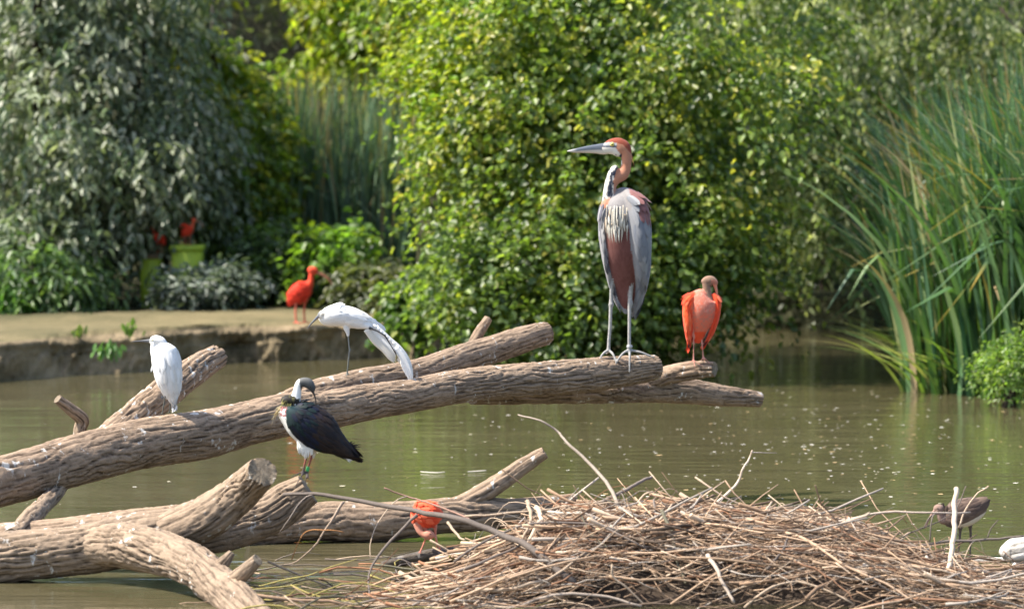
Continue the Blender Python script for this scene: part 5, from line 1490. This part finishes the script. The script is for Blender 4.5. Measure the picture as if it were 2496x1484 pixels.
R_.part('bill', [R_.loft([(668, 232, -14, 38, 24), (676, 275, -20, 24, 16), (690, 330, -24, 18, 13), (697, 400, -28, 14, 11), (694, 470, -32, 11, 9), (682, 530, -34, 5, 5)], 0, 14)], M_BILL, (0.60, 0.20, 0.12))
R_.ball('eye', (626, 240, -48), 9, M_EYE, (0.03, 0.02, 0.015))

# ---- a small ibis for the far ones
def far_ibis(label, ox, oy, sc, Y, flip, foot, body_c, head_c, legs=True, group=None, white_belly=False, bend=0.0, wingup=False):
    b = Bird('scarlet_ibis', label, 'ibis', (ox, oy, sc), Y, foot, group)
    fx = lambda x: x * flip
    tt = b.add([(fx(38), -134, 0, 6, 6), (fx(28), -128, 0, 24, 20), (fx(10), -118, 0, 33, 27), (fx(-8), -106, 0, 35, 28), (fx(-22), -92, 0, 29, 23), (fx(-32), -78, 0, 17, 13), (fx(-38), -64, 0, 4, 4)], 1, 26)
    hx = 40 - 10 * bend
    b.add([(fx(24), -126, 0, 20, 18), (fx(35), -146, 0, 13, 13), (fx(38), -162, 0, 10, 10), (fx(hx), -182, 0, 10, 10)], 2, 14)
    b.add([(fx(hx - 14), -186, 0, 6, 6), (fx(hx - 4), -188, 0, 15, 12), (fx(hx + 10), -186, 0, 14, 11), (fx(hx + 20), -180, 0, 7, 6)], 2, 14)
    for lx, d in ((-16, -10), (14, 12)):
        leg(b, [(fx(lx + 4), -90, d), (fx(lx), -68, d), (fx(lx - 2), -40, d), (fx(lx), -2, d)], [[(fx(lx), -3, d), (fx(lx + 12), 0, d - 6), (fx(lx + 22), 1, d - 8)], [(fx(lx), -3, d), (fx(lx - 12), 0, d + 2)], [(fx(lx), -3, d), (fx(lx + 8), 0, d - 14)]], 3, [12, 5, 4, 4], 3.5)
    def colf(part, cx, cy, dp, co):
        n = vnoise(np.stack([cx / 8, cy / 8, dp / 8], 1), 39)
        c = mixc(body_c, np.array(body_c) * .75, n * .5 + .5)
        c[part == 2] = head_c
        c[part == 3] = (0.62, 0.14, 0.09)
        return c
    b.body(.0055, colf, M_PLUME)
    pc = lambda u, p, x, y: np.array(body_c) * random.uniform(.75, 1.15)
    plumage(b, 'wing', tt, .18, .82, 20, 160, 8, 8, lambda u, p: 26, 12, pc, M_PLUME, .6, .2, .06)
    plumage(b, 'wing', tt, .18, .82, 200, 340, 6, 6, lambda u, p: 26, 12, pc, M_PLUME, .6, .2, .06)
    if wingup:
        q = [([(fx(5 + 4 * i), -110, -14), (fx(0 - 6 * i), -140 - 3 * i, -18), (fx(-10 - 10 * i), -168 + 8 * i, -14)], 8, np.array(body_c) * random.uniform(.8, 1.2)) for i in range(6)]
        loose(b, 'raised_wing', q, M_PLUME)
    b.part('bill', [b.loft([(fx(hx + 16), -182, 0, 6, 5), (fx(hx + 40), -172, 0, 4.5, 4), (fx(hx + 62), -156, 0, 3.5, 3), (fx(hx + 76), -134, 0, 1.5, 1.5)], 0, 10)], M_BILL, (0.36, 0.14, 0.09))
    for d in (-1, 1):
        b.ball('eye', (fx(hx + 2), -189, d * 11), 2.4, M_EYE, (0.02, .01, .01))
    return b
far_ibis('bright red ibis standing alone on the sandy mud bank', 733, 787, .68, G(733, 787, ZB).y, 1, (0, 0), (0.72, 0.045, 0.02), (0.70, 0.07, 0.03))

# ---- wading scarlet ibis with its head down, beside the nest
Wd = Bird('scarlet_ibis', 'bright orange ibis wading with its head down behind the grey branch', 'ibis', (780, 1040, .36456), 22.92, (735, 838))
wt = Wd.add([(612, 560, 10, 10, 20), (630, 565, 5, 62, 50), (670, 572, 0, 84, 74), (715, 580, 0, 92, 84), (760, 585, 0, 84, 74), (795, 590, 0, 50, 44), (815, 595, 4, 12, 12)], 1, 32)
Wd.add([(650, 640, -20, 30, 34), (668, 690, -40, 22, 24), (690, 712, -50, 20, 22), (722, 716, -54, 34, 30), (748, 712, -54, 30, 26), (766, 706, -54, 10, 10)], 2, 18)
leg(Wd, [(695, 640, -20), (708, 690, -20), (714, 722, -20), (700, 760, -24), (684, 800, -28), (668, 838, -30)], [[(668, 835, -30), (650, 842, -40)], [(668, 835, -30), (685, 844, -44)]], 3, [22, 10, 9, 7, 6, 7], 5)
leg(Wd, [(768, 645, 0), (772, 700, 0), (776, 750, 0), (788, 785, -4), (802, 815, -6)], [[(802, 812, -6), (820, 818, -14)], [(802, 812, -6), (790, 822, -16)]], 3, [20, 9, 9, 7, 8], 5)
def wd_col(part, cx, cy, dp, co):
    n = vnoise(np.stack([cx / 16, cy / 16, dp / 16], 1), 49)
    c = mixc((0.80, 0.10, 0.035), (0.70, 0.06, 0.025), n * .5 + .5)
    c[part == 2] = mixc((0.50, 0.22, 0.15), (0.60, .16, .09), n[part == 2])
    c[part == 3] = (0.64, 0.24, 0.17)
    return c
Wd.body(.0042, wd_col, M_PLUME)
plumage(Wd, 'wing', wt, .1, .8, 10, 170, 7, 9, 54, 26, lambda u, p, x, y: random.choice([(0.82, 0.11, 0.04), (0.76, 0.08, 0.03), (0.82, .15, .07)]), M_PLUME, 1, .2, .03)
Wd.part('bill', [Wd.loft([(756, 712, -56, 10, 9), (778, 740, -58, 6, 6), (784, 775, -60, 5, 5), (776, 812, -62, 3, 3)], 0, 10)], M_BILL, (0.5, .2, .13))
Wd.ball('eye', (738, 706, -82), 4, M_EYE, (0.02, .012, .01))

# ---- young brown ibis
J = Bird('brown_ibis', 'drab brown young ibis with pale belly wading behind the pale stake', 'ibis', (1625, 1040, .34896), 23.3, (2085, 905))
jt = J.add([(1930, 640, 0, 14, 14), (1952, 640, 0, 58, 48), (1990, 628, 0, 84, 64), (2050, 605, 0, 98, 74), (2110, 585, 0, 96, 70), (2165, 560, 0, 78, 56), (2210, 530, 0, 50, 36), (2252, 510, 0, 12, 10)], 1, 32)
J.add([(1950, 640, -6, 40, 36), (1922, 648, -14, 28, 26), (1908, 622, -18, 24, 22), (1902, 590, -18, 26, 24), (1898, 572, -18, 38, 30), (1882, 568, -18, 30, 26), (1866, 580, -18, 14, 12)], 2, 18)
leg(J, [(2050, 680, -10), (2048, 730, -10), (2044, 790, -10), (2036, 868, -10), (2034, 905, -10)], [[(2034, 900, -10), (2015, 908, -20)], [(2034, 900, -10), (2050, 910, -20)]], 3, [26, 10, 9, 7, 8], 6)
leg(J, [(2118, 660, 10), (2122, 720, 10), (2124, 790, 10), (2121, 860, 10), (2120, 905, 10)], [[(2120, 900, 10), (2104, 906, -4)], [(2120, 900, 10), (2136, 908, -4)]], 3, [26, 10, 9, 7, 8], 6)
def j_col(part, cx, cy, dp, co):
    n = vnoise(np.stack([cx / 16, cy / 16, dp / 16], 1), 59)
    c = mixc((0.105, 0.068, 0.050), (0.17, 0.115, 0.085), n * .5 + .5)
    be = (part == 1) & (cy > np.interp(cx, [1940, 2060, 2130, 2220], [700, 672, 640, 590])) & (cx > 2020)
    c[be] = (0.62, 0.54, 0.44)
    c[part == 2] = mixc((0.30, 0.20, 0.155), (0.22, .14, .11), n[part == 2] * .5 + .5)
    c[part == 3] = (0.10, 0.075, 0.06)
    return c
J.body(.004, j_col, M_PLUME)
plumage(J, 'wing', jt, .12, .84, -10, 150, 9, 9, 62, 26, lambda u, p, x, y: random.choice([(0.10, 0.066, 0.05), (0.14, 0.095, 0.07), (0.075, 0.05, 0.04)]), M_PLUME, 1, .2, .04, keep=lambda x, y: y < np.interp(x, [1940, 2060, 2130, 2220], [690, 660, 630, 580]))
loose(J, 'tail', [([(2180, 540 + 8 * i, 0), (2225, 512 + 8 * i, 0), (2262 - 4 * i, 508 + 10 * i, 0)], 12, (0.05, .036, .032)) for i in range(4)], M_PLUME)
J.part('bill', [J.loft([(1870, 578, -20, 14, 12), (1845, 610, -22, 8, 7), (1820, 655, -24, 6, 5), (1802, 705, -26, 3, 3)], 0, 10)], M_BILL, (0.30, 0.17, 0.13))
J.ball('eye', (1886, 562, -46), 5, M_EYE, (0.02, .012, .01))

# ---- dark moorhen resting at the far edge of the mud
Mh = Bird('moorhen', 'small dark moorhen crouching at the edge of the bank shrubs', 'moorhen', (630, 737, .65), G(630, 737, ZB).y, (0, 0))
mt = Mh.add([(-34, -16, 0, 4, 4), (-26, -17, 0, 12, 12), (-4, -17, 0, 17, 17), (20, -14, 0, 14, 14), (44, -10, 0, 7, 8), (60, -6, 0, 2, 3)], 1, 18)
Mh.add([(-24, -20, 0, 10, 9), (-34, -28, 0, 8, 8), (-40, -30, 0, 9, 8), (-46, -28, 0, 5, 5)], 1, 14)
Mh.body(.006, lambda part, cx, cy, dp, co: mixc((0.025, 0.027, 0.032), (0.05, 0.04, 0.032), (cx + 20) / 60), M_PLUME)
Mh.part('bill', [Mh.loft([(-44, -30, 0, 5, 4), (-52, -28, 0, 3.5, 3), (-60, -25, 0, 1, 1)], 0, 8)], M_BILL, (0.55, 0.06, 0.03))
plumage(Mh, 'wing', mt, .25, .8, 20, 160, 6, 6, 18, 8, lambda u, p, x, y: (0.035, .032, .03), M_PLUME, .5, .2, .04)
# ------------------------------------------------------------------ planters with red ibises on them, netting, pole
def box(mb, x0, x1, y0, y1, z0, z1, col, bev=0.0, taper=0.0):
    def ring(z, i, tp):
        a, b = x0 + i - tp, x1 - i + tp
        c, d = y0 + i - tp, y1 - i + tp
        e = min(0.02, (x1 - x0) * .15)
        return [(a + e, c, z), (b - e, c, z), (b, c + e, z), (b, d - e, z), (b - e, d, z), (a + e, d, z), (a, d - e, z), (a, c + e, z)]
    bev = bev or 0.006
    v = ring(z0, bev, 0) + ring(z0 + bev, 0, 0) + ring(z1 - bev, 0, taper) + ring(z1, bev, taper)
    mb.add(v, tube_faces(4, 8), col)
LIME, LIMED = (0.36, 0.46, 0.035), (0.30, 0.40, 0.03)
def planter(label, px0, px1, pyt, Y, board=False):
    x0, x1 = P(px0, 600, Y).x, P(px1, 600, Y).x
    zt = P(px0, pyt, Y).z
    root = thing('planter', Vector(((x0 + x1) / 2, Y, ZB - .03)), label, 'planter')
    mb = MB(); box(mb, x0, x1, Y - .15, Y + .15, ZB - .04, zt - .05, LIME, .01, .012)
    link('tub', mb.mesh('tub', False), M_PAINT, root)
    mb = MB()
    if board:
        box(mb, x0 - .10, x1 + .02, Y - .17, Y + .17, zt - .052, zt - .01, (0.16, 0.11, 0.07), .006)
        link('board', mb.mesh('board', False), M_TWIG, root)
    else:
        for a, b, c, d in ((x0 - .03, x1 + .03, Y - .18, Y - .13), (x0 - .03, x1 + .03, Y + .13, Y + .18), (x0 - .03, x0 + .02, Y - .13, Y + .13), (x1 - .02, x1 + .03, Y - .13, Y + .13)):
            box(mb, a, b, c, d, zt - .055, zt, LIMED, .006)
        link('rim', mb.mesh('rim', False), M_PAINT, root)
        mb = MB(); box(mb, x0 + .021, x1 - .021, Y - .129, Y + .129, zt - .06, zt - .028, (0.04, 0.03, 0.02), .004)
        link('soil', mb.mesh('soil', False), M_TWIG, root)
planter('lime green planter tub with a thick rim under a red ibis', 424, 492, 597, 42.75)
planter('lime green planter tub topped with a brown board in the shrub shade', 346, 392, 617, 42.9, True)
far_ibis('red ibis perched on the rim of the lime green planter tub', 458, 598, .33, 42.75, 1, (0, 0), (0.72, 0.05, 0.02), (0.72, 0.12, 0.06), wingup=True)
far_ibis('red ibis half hidden among grey leaves above the board-topped planter', 388, 617, .33, 42.85, -1, (0, 0), (0.70, 0.045, 0.02), (0.6, 0.06, 0.03))
lv = [G(388 + 5 * i, 737 + (i % 2), ZB + .01 + .004 * i) for i in range(3)]
f_v, f_f = [], []
for i, s in enumerate(lv):
    V, F = feather(np.array(s) + [0, 0, .012], np.array([1, .3 - .3 * i, .12]), np.array([0, -.3, 1.0]), .14, .05)
    f_f += [[k + len(f_v) for k in q] for q in F]; f_v += list(V)
link('fallen_feather', mesh_np('fallen_feather', np.array(f_v), f_f, np.tile((0.62, 0.10, 0.05), (len(f_v), 1))), M_PLUME, label='red fallen feathers lying on the mud before the silvery shrub', category='feather')
# grey bar leaning in the back reeds
T = thing('metal_bar', P(862, 640, 42.6), 'thin grey metal bar leaning among the back reeds', 'bar')
c = np.array([list(P(850, 655, 42.6)), list(P(880, 628, 42.65)), list(P(918, 593, 42.7))])
mb = MB(); mb.add(*tube(catmull(c, 6), .014, 10), (0.20, 0.22, 0.24)); link('tube', mb.mesh('tube'), M_PAINT, T)
c = np.array([list(P(846, 618, 42.75)), list(P(868, 640, 42.7)), list(P(885, 660, 42.7))])
mb = MB(); mb.add(*tube(catmull(c, 6), .010, 8), (0.16, 0.18, 0.19)); link('brace', mb.mesh('brace'), M_PAINT, T)

# aviary netting high on the left, on thin posts
def netting():
    Y = 49.3
    x0, x1 = P(520, 0, Y).x, P(780, 0, Y).x
    z0, z1 = P(0, 230, Y).z, P(0, -140, Y).z
    root = thing('aviary_net', Vector(((x0 + x1) / 2, Y, z0)), 'dark square-mesh aviary netting hung between the trees', 'net')
    mb = MB()
    stp = 0.042
    def wire(pts, r=.0028):
        mb.add(*tube(np.array(pts), r, 4), (0.07, 0.065, 0.05))
    x = x0
    while x <= x1:
        wire([(x + .012 * math.sin(z * 3 + x * 5), Y + .04 * math.sin(x * 2 + z), z) for z in np.linspace(z0, z1, 9)]); x += stp
    z = z0
    while z <= z1:
        wire([(x + .01, Y + .04 * math.sin(x * 2 + z), z + .02 * math.sin(x * 3)) for x in np.linspace(x0, x1, 9)]); z += stp
    link('mesh', mb.mesh('mesh'), M_PAINT, root, kind='stuff')
    for x in (x0, x1):
        mb = MB(); mb.add(*tube(catmull([(x, Y + .05, ZB - .05), (x, Y + .05, 2.5), (x, Y + .05, z1)], 8), .03, 10), (0.08, 0.07, 0.06))
        link('post', mb.mesh('post'), M_PAINT, root)
netting()
